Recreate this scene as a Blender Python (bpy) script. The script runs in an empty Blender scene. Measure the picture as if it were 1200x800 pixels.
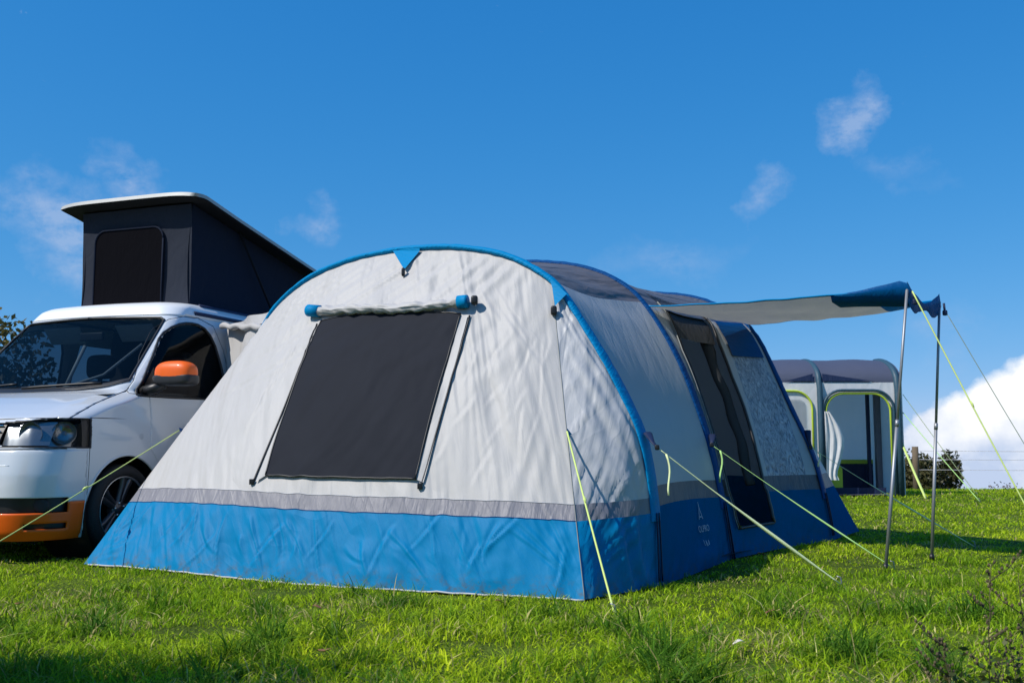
import bpy, bmesh, math, random
import numpy as np
from mathutils import Vector, Matrix, noise
random.seed(7); RNG = np.random.default_rng(11)
sc = bpy.context.scene
COL = sc.collection
# ------------------------------------------------------------------ camera geometry
F = 1166.67; PITCH = math.atan(121 / F); H = 0.8
def ray(px, py):
    x = (px - 600) / F; v = (400 - py) / F
    return Vector((x, math.cos(PITCH) - v * math.sin(PITCH), math.sin(PITCH) + v * math.cos(PITCH)))
def G(px, py, z=0.0):
    r = ray(px, py); return Vector((0, 0, H)) + r * ((z - H) / r.z)
def D(px, py, y):
    r = ray(px, py); return Vector((0, 0, H)) + r * (y / r.y)
def project(p):
    dx, dy, dz = p[0], p[1], p[2] - H
    f = dy * math.cos(PITCH) + dz * math.sin(PITCH)
    u = -dy * math.sin(PITCH) + dz * math.cos(PITCH)
    return (600 + F * dx / f, 400 - F * u / f)
def V(*a): return Vector(a)
def gz(x, y):
    d = max(0.0, y - 16.5)
    e = 0.008 * d * d if d < 7 else 0.392 + 0.112 * (d - 7)
    w = 0.012 * math.sin(x * 1.3 + y * 0.7) + 0.012 * math.sin(y * 1.9 - x * 0.6)
    return -e + (w - 0.012) * min(1, max(0, (y - 1) / 3))
# ------------------------------------------------------------------ object helpers
LOC = {}
def thing(name, label, cat, loc=(0, 0, 0), rz=0.0, group=None):
    o = bpy.data.objects.new(name, None); COL.objects.link(o)
    o.empty_display_size = 0.2
    o.location = loc; o.rotation_euler = (0, 0, rz)
    o['label'] = label; o['category'] = cat
    if group: o['group'] = group
    LOC[o.name] = Matrix.Translation(Vector(loc)) @ Matrix.Rotation(rz, 4, 'Z')
    return o
def tag(o, label, cat, group=None):
    o['label'] = label; o['category'] = cat
    if group: o['group'] = group
    return o
def mk(name, verts, faces, mat, parent=None, smooth=True, uvs=None, local=False, org=None):
    """one mesh object; verts given in world space (or, local=True, in the thing's own space)"""
    me = bpy.data.meshes.new(name)
    verts = np.asarray(verts, dtype=float).reshape(-1, 3)
    if parent is not None:
        M = LOC[parent.name]
        if not local:
            Mi = np.array(M.inverted())
            verts = verts @ Mi[:3, :3].T + Mi[:3, 3]
    if org is not None:
        verts = verts - np.array(org)
    me.from_pydata(verts.tolist(), [], [list(f) for f in faces])
    if uvs is not None:
        uv = me.uv_layers.new(name='UVMap')
        li = np.empty(len(me.loops), dtype=np.int32); me.loops.foreach_get('vertex_index', li)
        uv.data.foreach_set('uv', np.asarray(uvs, dtype=np.float32)[li].ravel())
    if smooth: me.shade_smooth()
    me.materials.append(mat)
    o = bpy.data.objects.new(name, me); COL.objects.link(o)
    if org is not None: o.location = org
    if parent is not None:
        o.parent = parent; LOC[o.name] = LOC[parent.name]
    else: LOC[o.name] = Matrix.Translation(Vector(org)) if org is not None else Matrix.Identity(4)
    return o
class MB:
    def __init__(s): s.v = []; s.f = []; s.uv = []
    def add(s, v, f, uv=None):
        n = len(s.v); v = [tuple(p) for p in v]; s.v += v; s.f += [[i + n for i in q] for q in f]
        s.uv += (list(uv) if uv is not None else [(p[0], p[2]) for p in v])
    def grid(s, P, uv=None):
        R, C = len(P), len(P[0])
        v = [P[i][j] for i in range(R) for j in range(C)]
        f = [[i * C + j, i * C + j + 1, (i + 1) * C + j + 1, (i + 1) * C + j] for i in range(R - 1) for j in range(C - 1)]
        s.add(v, f, uv)
    def box(s, c, d, R=None, bev=0.0):
        c = Vector(c); h = [x / 2 for x in d]
        bm = bmesh.new(); bmesh.ops.create_cube(bm, size=1)
        for q in bm.verts: q.co = Vector((q.co.x * d[0], q.co.y * d[1], q.co.z * d[2]))
        if bev > 0: bmesh.ops.bevel(bm, geom=bm.edges[:], offset=bev, segments=3, affect='EDGES', profile=0.6)
        if R is None: R = Matrix.Identity(3)
        bm.verts.index_update()
        s.add([c + R @ q.co for q in bm.verts], [[q.index for q in f.verts] for f in bm.faces]); bm.free()
    def tube(s, pts, r, n=8, caps=True, flat=None):
        pts = [Vector(p) for p in pts]; m = len(pts)
        rs = r if isinstance(r, (list, tuple)) else [r] * m
        t0 = (pts[1] - pts[0]).normalized()
        ref = Vector((0, 0, 1)) if abs(t0.z) < .9 else Vector((1, 0, 0))
        a = t0.cross(ref).normalized(); vs = []
        for i, p in enumerate(pts):
            t = (pts[min(i + 1, m - 1)] - pts[max(i - 1, 0)]).normalized()
            a = (a - t * a.dot(t)).normalized(); b = t.cross(a)
            for k in range(n):
                th = 2 * math.pi * k / n
                fb = 1 if flat is None else flat
                vs.append(p + a * math.cos(th) * rs[i] + b * math.sin(th) * rs[i] * fb)
        f = [[i * n + k, i * n + (k + 1) % n, (i + 1) * n + (k + 1) % n, (i + 1) * n + k] for i in range(m - 1) for k in range(n)]
        if caps: f += [list(range(n))[::-1], [(m - 1) * n + k for k in range(n)]]
        s.add(vs, f)
    def lathe(s, prof, c, ax, n=48):
        """prof: (radius, offset along axis)"""
        ax = Vector(ax).normalized(); ref = Vector((0, 0, 1)) if abs(ax.z) < .9 else Vector((1, 0, 0))
        a = ax.cross(ref).normalized(); b = ax.cross(a); c = Vector(c); vs = []
        for r, h in prof:
            for k in range(n):
                th = 2 * math.pi * k / n
                vs.append(c + ax * h + a * (r * math.cos(th)) + b * (r * math.sin(th)))
        m = len(prof)
        s.add(vs, [[i * n + k, i * n + (k + 1) % n, (i + 1) * n + (k + 1) % n, (i + 1) * n + k] for i in range(m - 1) for k in range(n)])
    def sell(s, c, r, e1=.5, e2=.5, R=None, nu=28, nv=18, zmin=-1, zmax=1):
        sp = lambda w, e: math.copysign(abs(w) ** e, w)
        R = R or Matrix.Identity(3); P = []
        l0 = math.asin(max(-1, min(1, sp(zmin, 1 / e1)))); l1 = math.asin(max(-1, min(1, sp(zmax, 1 / e1))))
        for i in range(nv + 1):
            la = l0 + (l1 - l0) * i / nv
            P.append([Vector(c) + R @ Vector((r[0] * sp(math.cos(la), e1) * sp(math.cos(o), e2), r[1] * sp(math.cos(la), e1) * sp(math.sin(o), e2), r[2] * sp(math.sin(la), e1))) for o in [2 * math.pi * k / nu for k in range(nu + 1)]])
        s.grid(P)
    def build(s, name, mat, parent=None, smooth=True, local=False, uv=False, org=None):
        return mk(name, s.v, s.f, mat, parent, smooth, s.uv if uv else None, local, org)
def bevel_mod(o, w=.004):
    m = o.modifiers.new('b', 'BEVEL'); m.width = w; m.segments = 2; m.limit_method = 'ANGLE'
# ------------------------------------------------------------------ materials
def newmat(name):
    m = bpy.data.materials.new(name); m.use_nodes = True
    nt = m.node_tree; nt.nodes.clear()
    out = nt.nodes.new('ShaderNodeOutputMaterial')
    return m, nt, out
def N(nt, t, **kw):
    n = nt.nodes.new(t)
    for k, v in kw.items():
        if k in n.inputs.keys(): n.inputs[k].default_value = v
        else: setattr(n, k, v)
    return n
def L(nt, a, b): nt.links.new(a, b)
def simple(name, col, rough=.5, metal=0.0, var=.12, scale=30, bump=0.0, bscale=200, coat=0.0, spec=.5, dirt=None):
    m, nt, out = newmat(name)
    p = N(nt, 'ShaderNodeBsdfPrincipled'); p.inputs['Roughness'].default_value = rough
    p.inputs['Metallic'].default_value = metal; p.inputs['Coat Weight'].default_value = coat; p.inputs['Coat Roughness'].default_value = .06
    p.inputs['Specular IOR Level'].default_value = spec
    tc = N(nt, 'ShaderNodeTexCoord'); nz = N(nt, 'ShaderNodeTexNoise'); nz.inputs['Scale'].default_value = scale; nz.inputs['Detail'].default_value = 4
    L(nt, tc.outputs['Object'], nz.inputs['Vector'])
    mx = N(nt, 'ShaderNodeMix', data_type='RGBA'); c = Vector(col[:3])
    mx.inputs[6].default_value = (*(c * (1 - var)), 1); mx.inputs[7].default_value = (*(c * (1 + var)), 1)
    L(nt, nz.outputs['Fac'], mx.inputs[0]); src = mx.outputs[2]
    L(nt, src, p.inputs['Base Color'])
    if bump:
        n2 = N(nt, 'ShaderNodeTexNoise'); n2.inputs['Scale'].default_value = bscale
        L(nt, tc.outputs['Object'], n2.inputs['Vector'])
        b = N(nt, 'ShaderNodeBump'); b.inputs['Strength'].default_value = bump; b.inputs['Distance'].default_value = .01
        L(nt, n2.outputs['Fac'], b.inputs['Height']); L(nt, b.outputs[0], p.inputs['Normal'])
    L(nt, p.outputs[0], out.inputs[0]); return m
def fabric(name, col, rough=.55, trans=.2, var=.05, fold=(9, 1.4), fold_d=.012, fine=.0035, spec=.4, rot=0.0, sheen=0.0, crease=.004, dirt=.0, crump=.0):
    """nylon/polyester with tension folds (noise stretched along UV v), fine puckers and soft creases"""
    m, nt, out = newmat(name)
    p = N(nt, 'ShaderNodeBsdfPrincipled'); p.inputs['Roughness'].default_value = rough; p.inputs['Specular IOR Level'].default_value = spec
    uv = N(nt, 'ShaderNodeUVMap'); uv.uv_map = 'UVMap'
    def nz(sx, sy, r, det=3, dist=.4, off=0.0):
        mp = N(nt, 'ShaderNodeMapping'); mp.inputs['Scale'].default_value = (sx, sy, 1); mp.inputs['Rotation'].default_value = (0, 0, r); mp.inputs['Location'].default_value = (off, off * 2, 0)
        mp.vector_type = 'TEXTURE' if False else 'POINT'
        n = N(nt, 'ShaderNodeTexNoise'); n.inputs['Scale'].default_value = 1; n.inputs['Detail'].default_value = det; n.inputs['Distortion'].default_value = dist
        rt = N(nt, 'ShaderNodeVectorRotate', rotation_type='Z_AXIS'); rt.inputs['Angle'].default_value = r
        mp.inputs['Rotation'].default_value = (0, 0, 0)
        L(nt, uv.outputs[0], rt.inputs[0]); L(nt, rt.outputs[0], mp.inputs[0]); L(nt, mp.outputs[0], n.inputs['Vector']); return n
    a = nz(fold[0], fold[1], rot, 2, .6); b = nz(fold[0] * 4, fold[1] * 5, rot, 3, .5, 3.1); c = nz(fold[0] * .9, fold[1] * 1.1, rot + .55, 1, .8, 7.7)
    rd = N(nt, 'ShaderNodeMath', operation='SUBTRACT'); rd.inputs[1].default_value = .5; L(nt, c.outputs['Fac'], rd.inputs[0])
    ab = N(nt, 'ShaderNodeMath', operation='ABSOLUTE'); L(nt, rd.outputs[0], ab.inputs[0])
    pw = N(nt, 'ShaderNodeMath', operation='POWER'); pw.inputs[1].default_value = .6; L(nt, ab.outputs[0], pw.inputs[0])
    h = None
    vr = N(nt, 'ShaderNodeTexVoronoi'); vr.inputs['Scale'].default_value = 1; vm = N(nt, 'ShaderNodeMapping'); vm.inputs['Scale'].default_value = (fold[0] * .8, fold[1] * 1.5, 1)
    vt = N(nt, 'ShaderNodeVectorRotate', rotation_type='Z_AXIS'); vt.inputs['Angle'].default_value = rot + .25; vd = N(nt, 'ShaderNodeTexNoise'); vd.inputs['Scale'].default_value = 3; L(nt, uv.outputs[0], vd.inputs['Vector'])
    vs = N(nt, 'ShaderNodeVectorMath', operation='MULTIPLY_ADD'); vs.inputs[1].default_value = (.35, .35, 0); L(nt, vd.outputs['Color'], vs.inputs[0]); L(nt, uv.outputs[0], vs.inputs[2])
    L(nt, vs.outputs[0], vt.inputs[0]); L(nt, vt.outputs[0], vm.inputs[0]); L(nt, vm.outputs[0], vr.inputs['Vector'])
    vmask = N(nt, 'ShaderNodeMath', operation='MULTIPLY'); L(nt, vr.outputs['Distance'], vmask.inputs[0]); L(nt, vd.outputs['Fac'], vmask.inputs[1])
    for s, k in ((vmask.outputs[0], crump), (a.outputs['Fac'], fold_d), (b.outputs['Fac'], fine), (pw.outputs[0], crease)):
        mu = N(nt, 'ShaderNodeMath', operation='MULTIPLY'); mu.inputs[1].default_value = k; L(nt, s, mu.inputs[0])
        if h is None: h = mu.outputs[0]
        else:
            ad = N(nt, 'ShaderNodeMath', operation='ADD'); L(nt, h, ad.inputs[0]); L(nt, mu.outputs[0], ad.inputs[1]); h = ad.outputs[0]
    bp = N(nt, 'ShaderNodeBump'); bp.inputs['Strength'].default_value = 1; bp.inputs['Distance'].default_value = 1.0
    L(nt, h, bp.inputs['Height']); L(nt, bp.outputs[0], p.inputs['Normal'])
    cl = N(nt, 'ShaderNodeTexNoise'); cl.inputs['Scale'].default_value = 2.5; cl.inputs['Detail'].default_value = 6; L(nt, uv.outputs[0], cl.inputs['Vector'])
    mx = N(nt, 'ShaderNodeMix', data_type='RGBA'); c0 = Vector(col[:3])
    mx.inputs[6].default_value = (*(c0 * (1 - var)), 1); mx.inputs[7].default_value = (*(c0 * (1 + var)), 1); L(nt, cl.outputs['Fac'], mx.inputs[0])
    if dirt > 0:
        sv = N(nt, 'ShaderNodeSeparateXYZ'); L(nt, uv.outputs[0], sv.inputs[0]); mr = N(nt, 'ShaderNodeMapRange'); mr.inputs['From Min'].default_value = .13; mr.inputs['From Max'].default_value = .0; L(nt, sv.outputs[1], mr.inputs[0])
        dn = N(nt, 'ShaderNodeTexNoise'); dn.inputs['Scale'].default_value = 14; dn.inputs['Detail'].default_value = 8; dn.inputs['Roughness'].default_value = .7; L(nt, uv.outputs[0], dn.inputs['Vector'])
        d2 = N(nt, 'ShaderNodeMapRange'); d2.inputs['From Min'].default_value = .48; d2.inputs['From Max'].default_value = .66; L(nt, dn.outputs['Fac'], d2.inputs[0])
        dm = N(nt, 'ShaderNodeMath', operation='MULTIPLY'); L(nt, mr.outputs[0], dm.inputs[0]); L(nt, d2.outputs[0], dm.inputs[1]); d3 = N(nt, 'ShaderNodeMath', operation='MULTIPLY'); d3.inputs[1].default_value = dirt; L(nt, dm.outputs[0], d3.inputs[0])
        m0 = mx; mx = N(nt, 'ShaderNodeMix', data_type='RGBA'); L(nt, d3.outputs[0], mx.inputs[0]); L(nt, m0.outputs[2], mx.inputs[6]); mx.inputs[7].default_value = (.10, .085, .05, 1)
    L(nt, mx.outputs[2], p.inputs['Base Color'])
    if trans > 0:
        t = N(nt, 'ShaderNodeBsdfTranslucent'); L(nt, mx.outputs[2], t.inputs['Color']); L(nt, bp.outputs[0], t.inputs['Normal'])
        ms = N(nt, 'ShaderNodeMixShader'); ms.inputs[0].default_value = trans
        L(nt, p.outputs[0], ms.inputs[1]); L(nt, t.outputs[0], ms.inputs[2]); L(nt, ms.outputs[0], out.inputs[0])
    else: L(nt, p.outputs[0], out.inputs[0])
    return m
def glassy(name, tint, alpha, rough=.03, bump=0.0, base=(0, 0, 0)):
    m, nt, out = newmat(name)
    p = N(nt, 'ShaderNodeBsdfPrincipled'); p.inputs['Base Color'].default_value = (*base, 1); p.inputs['Roughness'].default_value = rough; p.inputs['IOR'].default_value = 1.5; p.inputs['Specular IOR Level'].default_value = .8
    t = N(nt, 'ShaderNodeBsdfTransparent'); t.inputs[0].default_value = (*tint, 1)
    ms = N(nt, 'ShaderNodeMixShader'); ms.inputs[0].default_value = alpha
    if bump:
        uv = N(nt, 'ShaderNodeTexCoord'); nz = N(nt, 'ShaderNodeTexNoise'); nz.inputs['Scale'].default_value = 22; nz.inputs['Detail'].default_value = 3; nz.inputs['Distortion'].default_value = 1.5
        L(nt, uv.outputs['Object'], nz.inputs['Vector']); b = N(nt, 'ShaderNodeBump'); b.inputs['Strength'].default_value = 1; b.inputs['Distance'].default_value = bump
        L(nt, nz.outputs['Fac'], b.inputs['Height']); L(nt, b.outputs[0], p.inputs['Normal'])
    L(nt, t.outputs[0], ms.inputs[1]); L(nt, p.outputs[0], ms.inputs[2]); L(nt, ms.outputs[0], out.inputs[0]); return m

M = {}
M['white'] = fabric('white_polyester', (.475, .462, .452), .55, .12, fold=(4.5, .7), fold_d=.052, fine=.004, rot=.30, crease=.002, crump=.016)
M['grey'] = fabric('pale_grey_polyester', (.40, .41, .42), .5, .10, fold=(6, .8), fold_d=.010, fine=.003, rot=-.1)
M['greyn'] = fabric('pale_grey_gusset', (.45, .455, .47), .5, .10, fold=(7, .9), fold_d=.022, fine=.003, rot=.45, crease=.002, crump=.03)
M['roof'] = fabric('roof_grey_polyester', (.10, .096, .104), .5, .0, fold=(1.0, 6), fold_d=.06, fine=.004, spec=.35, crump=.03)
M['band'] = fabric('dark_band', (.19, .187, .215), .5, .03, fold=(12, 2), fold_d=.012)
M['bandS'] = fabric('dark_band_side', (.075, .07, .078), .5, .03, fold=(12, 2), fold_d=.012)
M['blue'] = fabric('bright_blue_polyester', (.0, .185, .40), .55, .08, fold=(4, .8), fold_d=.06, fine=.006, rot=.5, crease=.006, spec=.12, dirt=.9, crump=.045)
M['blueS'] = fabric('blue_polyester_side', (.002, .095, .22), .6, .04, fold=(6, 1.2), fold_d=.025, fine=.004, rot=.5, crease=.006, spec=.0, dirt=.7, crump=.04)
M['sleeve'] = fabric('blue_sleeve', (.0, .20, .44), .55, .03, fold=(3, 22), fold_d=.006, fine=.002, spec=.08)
M['canopyblue'] = fabric('canopy_blue', (.0, .085, .26), .5, .22, fold=(3, 10), fold_d=.01, spec=.1)
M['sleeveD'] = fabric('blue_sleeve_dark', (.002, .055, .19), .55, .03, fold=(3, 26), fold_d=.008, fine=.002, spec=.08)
M['navy'] = fabric('navy_webbing', (.008, .018, .06), .6, 0)
M['black'] = simple('black_plastic', (.01, .01, .011), .45)
M['blackf'] = fabric('black_fabric', (.012, .012, .015), .7, 0)
M['mesh'] = fabric('window_mesh', (.020, .022, .029), .7, .0, fold=(4, 1.0), fold_d=.020, fine=.001, rot=.45, spec=.05, crease=.001, var=.15)
M['lampgrey'] = simple('lamp_housing', (.22, .24, .26), .25, .8)
M['pvc'] = glassy('clear_pvc', (.62, .66, .7), .62, .10, .05, (.13, .145, .17))
def crinkle_glints(name):
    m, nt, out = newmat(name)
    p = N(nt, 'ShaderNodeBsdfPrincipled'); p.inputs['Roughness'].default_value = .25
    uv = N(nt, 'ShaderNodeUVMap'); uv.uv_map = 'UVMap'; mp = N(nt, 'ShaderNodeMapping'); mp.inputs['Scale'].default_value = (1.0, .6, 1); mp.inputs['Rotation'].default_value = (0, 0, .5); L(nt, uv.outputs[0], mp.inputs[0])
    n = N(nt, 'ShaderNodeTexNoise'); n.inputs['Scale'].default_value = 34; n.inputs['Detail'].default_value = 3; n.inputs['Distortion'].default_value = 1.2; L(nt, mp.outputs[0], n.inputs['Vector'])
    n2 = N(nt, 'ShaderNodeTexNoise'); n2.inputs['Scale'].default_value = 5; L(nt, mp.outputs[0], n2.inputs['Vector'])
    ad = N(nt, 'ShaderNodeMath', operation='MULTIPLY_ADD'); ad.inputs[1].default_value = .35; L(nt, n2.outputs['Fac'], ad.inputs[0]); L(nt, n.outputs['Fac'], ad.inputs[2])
    r_ = N(nt, 'ShaderNodeValToRGB'); r_.color_ramp.elements[0].position = .52; r_.color_ramp.elements[0].color = (.15, .17, .21, 1); r_.color_ramp.elements[1].position = .92; r_.color_ramp.elements[1].color = (.66, .70, .76, 1)  # pale speckle: sky reflections on the crinkled film, painted into its base colour
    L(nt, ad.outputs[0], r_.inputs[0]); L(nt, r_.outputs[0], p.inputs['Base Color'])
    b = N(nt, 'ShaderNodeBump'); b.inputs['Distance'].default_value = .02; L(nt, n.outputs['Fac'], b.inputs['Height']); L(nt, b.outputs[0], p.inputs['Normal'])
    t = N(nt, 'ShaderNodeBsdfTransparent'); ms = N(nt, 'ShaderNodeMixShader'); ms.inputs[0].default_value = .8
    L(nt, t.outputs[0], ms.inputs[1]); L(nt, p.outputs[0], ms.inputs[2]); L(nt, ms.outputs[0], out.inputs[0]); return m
M['pvc'] = crinkle_glints('pvc_painted_glints')
M['pvcd'] = glassy('tinted_pvc', (.85, .88, .9), .22, .15, .012, (.08, .10, .13))
M['hem'] = simple('hem_tape', (.42, .42, .45), .6)
M['edge'] = simple('flap_edge', (.20, .21, .20), .6)
M['farside'] = fabric('pale_far_side', (.75, .76, .75), .6, .65, fold=(6, .8), fold_d=.01)
M['innerblue'] = fabric('inner_window_film', (.42, .55, .70), .3, .6, fold_d=.01)
M['inner'] = fabric('inner_fabric', (.80, .76, .66), .7, .6, fold=(10, .8), fold_d=.02)
M['innerD'] = fabric('inner_dark', (.03, .032, .036), .8, .05)
M['groundsheet'] = fabric('groundsheet', (.02, .024, .035), .6, 0)
M['rope'] = simple('lime_cord', (.58, .70, .20), .7, bump=.3, bscale=900)
M['cordgrey'] = simple('greyish_cord', (.26, .33, .25), .7)
M['web'] = simple('lime_webbing', (.72, .80, .42), .6, bump=.3, bscale=700)
M['webg'] = simple('green_webbing', (.40, .68, .22), .6, bump=.3, bscale=700)
M['steel'] = simple('steel_tube', (.30, .31, .33), .5, .6, var=.08)
M['paint'] = simple('silver_white_paint', (.57, .60, .63), .25, 0.0, var=.02, scale=3, coat=1.0)
M['cap'] = simple('white_roof_cap', (.75, .76, .77), .35, var=.03, scale=4, coat=.3)
M['orange'] = simple('orange_paint', (.78, .115, .004), .45, var=.04, coat=.2, spec=.3)
M['glass'] = glassy('windscreen_glass', (.42, .5, .56), .22, .02, base=(.002, .006, .014))
M['glassS'] = glassy('side_glass', (.3, .34, .38), .25, .02, base=(.002, .003, .004))
M['lens'] = glassy('headlight_lens', (.97, .97, .97), .07, .02)
M['reflector'] = simple('lamp_reflector', (.30, .31, .32), .22, .9, var=.3)
M['chrome'] = simple('chrome', (.82, .84, .86), .12, 1.0, var=.02)
M['tyre'] = simple('tyre_rubber', (.014, .014, .015), .75, bump=.3, bscale=120)
M['rim'] = simple('alloy_dark', (.10, .105, .115), .35, .7, var=.1)
M['riml'] = simple('alloy_machined', (.6, .62, .64), .3, .9, var=.05)
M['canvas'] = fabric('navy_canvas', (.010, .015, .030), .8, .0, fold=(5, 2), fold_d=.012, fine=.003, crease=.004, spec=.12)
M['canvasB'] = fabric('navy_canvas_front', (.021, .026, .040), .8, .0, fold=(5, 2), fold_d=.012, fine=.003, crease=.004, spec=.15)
M['canvasm'] = fabric('canvas_mesh', (.003, .003, .005), .9, 0, fold_d=.004, spec=.05)
M['shell'] = simple('roof_shell', (.38, .38, .36), .5, var=.1)
M['shellu'] = simple('roof_shell_lining', (.008, .009, .012), .8, spec=.2)
M['seat'] = simple('seat_cloth', (.05, .052, .06), .9)
M['dash'] = simple('dashboard', (.015, .016, .018), .7)
M['visor'] = simple('sun_visor', (.42, .42, .40), .8)
M['slate'] = fabric('slate_roof', (.075, .085, .13), .6, .10, fold=(1, 4), fold_d=.02)
M['teal'] = fabric('teal_beam', (.03, .075, .11), .5, .02)
M['farwall'] = fabric('far_wall', (.74, .74, .75), .6, .15, fold=(3, 1), fold_d=.02)
M['farin'] = fabric('far_inner_wall', (.75, .78, .80), .8, .5, fold=(2, 1), fold_d=.02)
M['lime'] = simple('lime_trim', (.46, .58, .04), .6)
M['wood'] = simple('post_wood', (.13, .095, .06), .85, bump=.5, bscale=60)
M['bark'] = simple('bark', (.10, .075, .055), .9, bump=.6, bscale=50)
M['stalk'] = simple('dead_stalk', (.085, .065, .032), .9)
M['logo'] = simple('pale_print', (.30, .36, .45), .6)
M['deadleaf'] = simple('dead_leaf', (.22, .10, .045), .8)
M['paper'] = simple('pale_scrap', (.66, .60, .52), .8)
# foliage with per-leaf colour
def leafmat(name, trans=.35, rough=.5, attr='Col', spec=.35):
    m, nt, out = newmat(name)
    at = N(nt, 'ShaderNodeAttribute'); at.attribute_name = attr
    p = N(nt, 'ShaderNodeBsdfPrincipled'); p.inputs['Roughness'].default_value = rough; p.inputs['Specular IOR Level'].default_value = spec
    t = N(nt, 'ShaderNodeBsdfTranslucent'); ms = N(nt, 'ShaderNodeMixShader'); ms.inputs[0].default_value = trans
    L(nt, at.outputs['Color'], p.inputs['Base Color']); L(nt, at.outputs['Color'], t.inputs['Color'])
    L(nt, p.outputs[0], ms.inputs[1]); L(nt, t.outputs[0], ms.inputs[2]); L(nt, ms.outputs[0], out.inputs[0]); return m
M['leaf'] = leafmat('leaves'); M['grass'] = leafmat('grass_blades', .45, .6, spec=.12)
def soup(name, verts, loops, starts, totals, cols, mat, parent=None):
    """fast mesh; cols per vertex"""
    me = bpy.data.meshes.new(name)
    me.vertices.add(len(verts)); me.vertices.foreach_set('co', verts.astype(np.float32).ravel())
    me.loops.add(len(loops)); me.loops.foreach_set('vertex_index', loops.astype(np.int32))
    me.polygons.add(len(starts)); me.polygons.foreach_set('loop_start', starts.astype(np.int32)); me.polygons.foreach_set('loop_total', totals.astype(np.int32))
    me.update(calc_edges=True)
    ca = me.color_attributes.new('Col', 'FLOAT_COLOR', 'POINT')
    c4 = np.ones((len(verts), 4), np.float32); c4[:, :3] = cols; ca.data.foreach_set('color', c4.ravel())
    me.materials.append(mat); me.validate()
    o = bpy.data.objects.new(name, me); COL.objects.link(o)
    if parent is not None: o.parent = parent
    LOC[o.name] = Matrix.Identity(4)
    return o
def leaves_mesh(name, centers, size, cols, mat, parent=None, aspect=.55, updir=.3):
    n = len(centers)
    a = RNG.normal(size=(n, 3)); a /= np.linalg.norm(a, axis=1)[:, None]
    b = RNG.normal(size=(n, 3)); b -= (b * a).sum(1)[:, None] * a; b /= np.linalg.norm(b, axis=1)[:, None]
    s = (size * RNG.uniform(.6, 1.4, n))[:, None]
    c = np.asarray(centers)
    v = np.stack([c - a * s, c + b * s * aspect, c + a * s, c - b * s * aspect], 1).reshape(-1, 3)
    lo = np.arange(4 * n); st = np.arange(n) * 4
    return soup(name, v, lo, st, np.full(n, 4), np.repeat(cols, 4, 0), mat, parent)

# ================================================================== GROUND
def mat_ground():
    m, nt, out = newmat('meadow_soil')
    p = N(nt, 'ShaderNodeBsdfPrincipled'); p.inputs['Roughness'].default_value = .9; p.inputs['Specular IOR Level'].default_value = .1
    tc = N(nt, 'ShaderNodeTexCoord'); n1 = N(nt, 'ShaderNodeTexNoise'); n1.inputs['Scale'].default_value = 1.2; n1.inputs['Detail'].default_value = 8
    n2 = N(nt, 'ShaderNodeTexNoise'); n2.inputs['Scale'].default_value = 60; n2.inputs['Detail'].default_value = 6
    L(nt, tc.outputs['Object'], n1.inputs['Vector']); L(nt, tc.outputs['Object'], n2.inputs['Vector'])
    r = N(nt, 'ShaderNodeValToRGB'); r.color_ramp.elements[0].position = .35; r.color_ramp.elements[0].color = (.07, .11, .012, 1); r.color_ramp.elements[1].position = .7; r.color_ramp.elements[1].color = (.15, .22, .02, 1)
    mx = N(nt, 'ShaderNodeMath', operation='MULTIPLY'); L(nt, n1.outputs['Fac'], mx.inputs[0]); L(nt, n2.outputs['Fac'], mx.inputs[1])
    m2 = N(nt, 'ShaderNodeMath', operation='MULTIPLY'); m2.inputs[1].default_value = 2; L(nt, mx.outputs[0], m2.inputs[0]); L(nt, m2.outputs[0], r.inputs[0])
    L(nt, r.outputs[0], p.inputs['Base Color'])
    b = N(nt, 'ShaderNodeBump'); b.inputs['Distance'].default_value = .05; L(nt, n2.outputs['Fac'], b.inputs['Height']); L(nt, b.outputs[0], p.inputs['Normal'])
    L(nt, p.outputs[0], out.inputs[0]); return m
ys = list(np.arange(-30, 0, 3)) + list(np.arange(0, 28, .4)) + [30, 40, 60, 100, 200, 400]
xs = [-300, -120, -60, -30, -20] + list(np.arange(-16, 16.1, .5)) + [20, 30, 60, 120, 300]
mb = MB(); mb.grid([[V(x, y, gz(x, y)) for x in xs] for y in ys])
g = mb.build('ground', mat_ground()); g['kind'] = 'structure'

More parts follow.
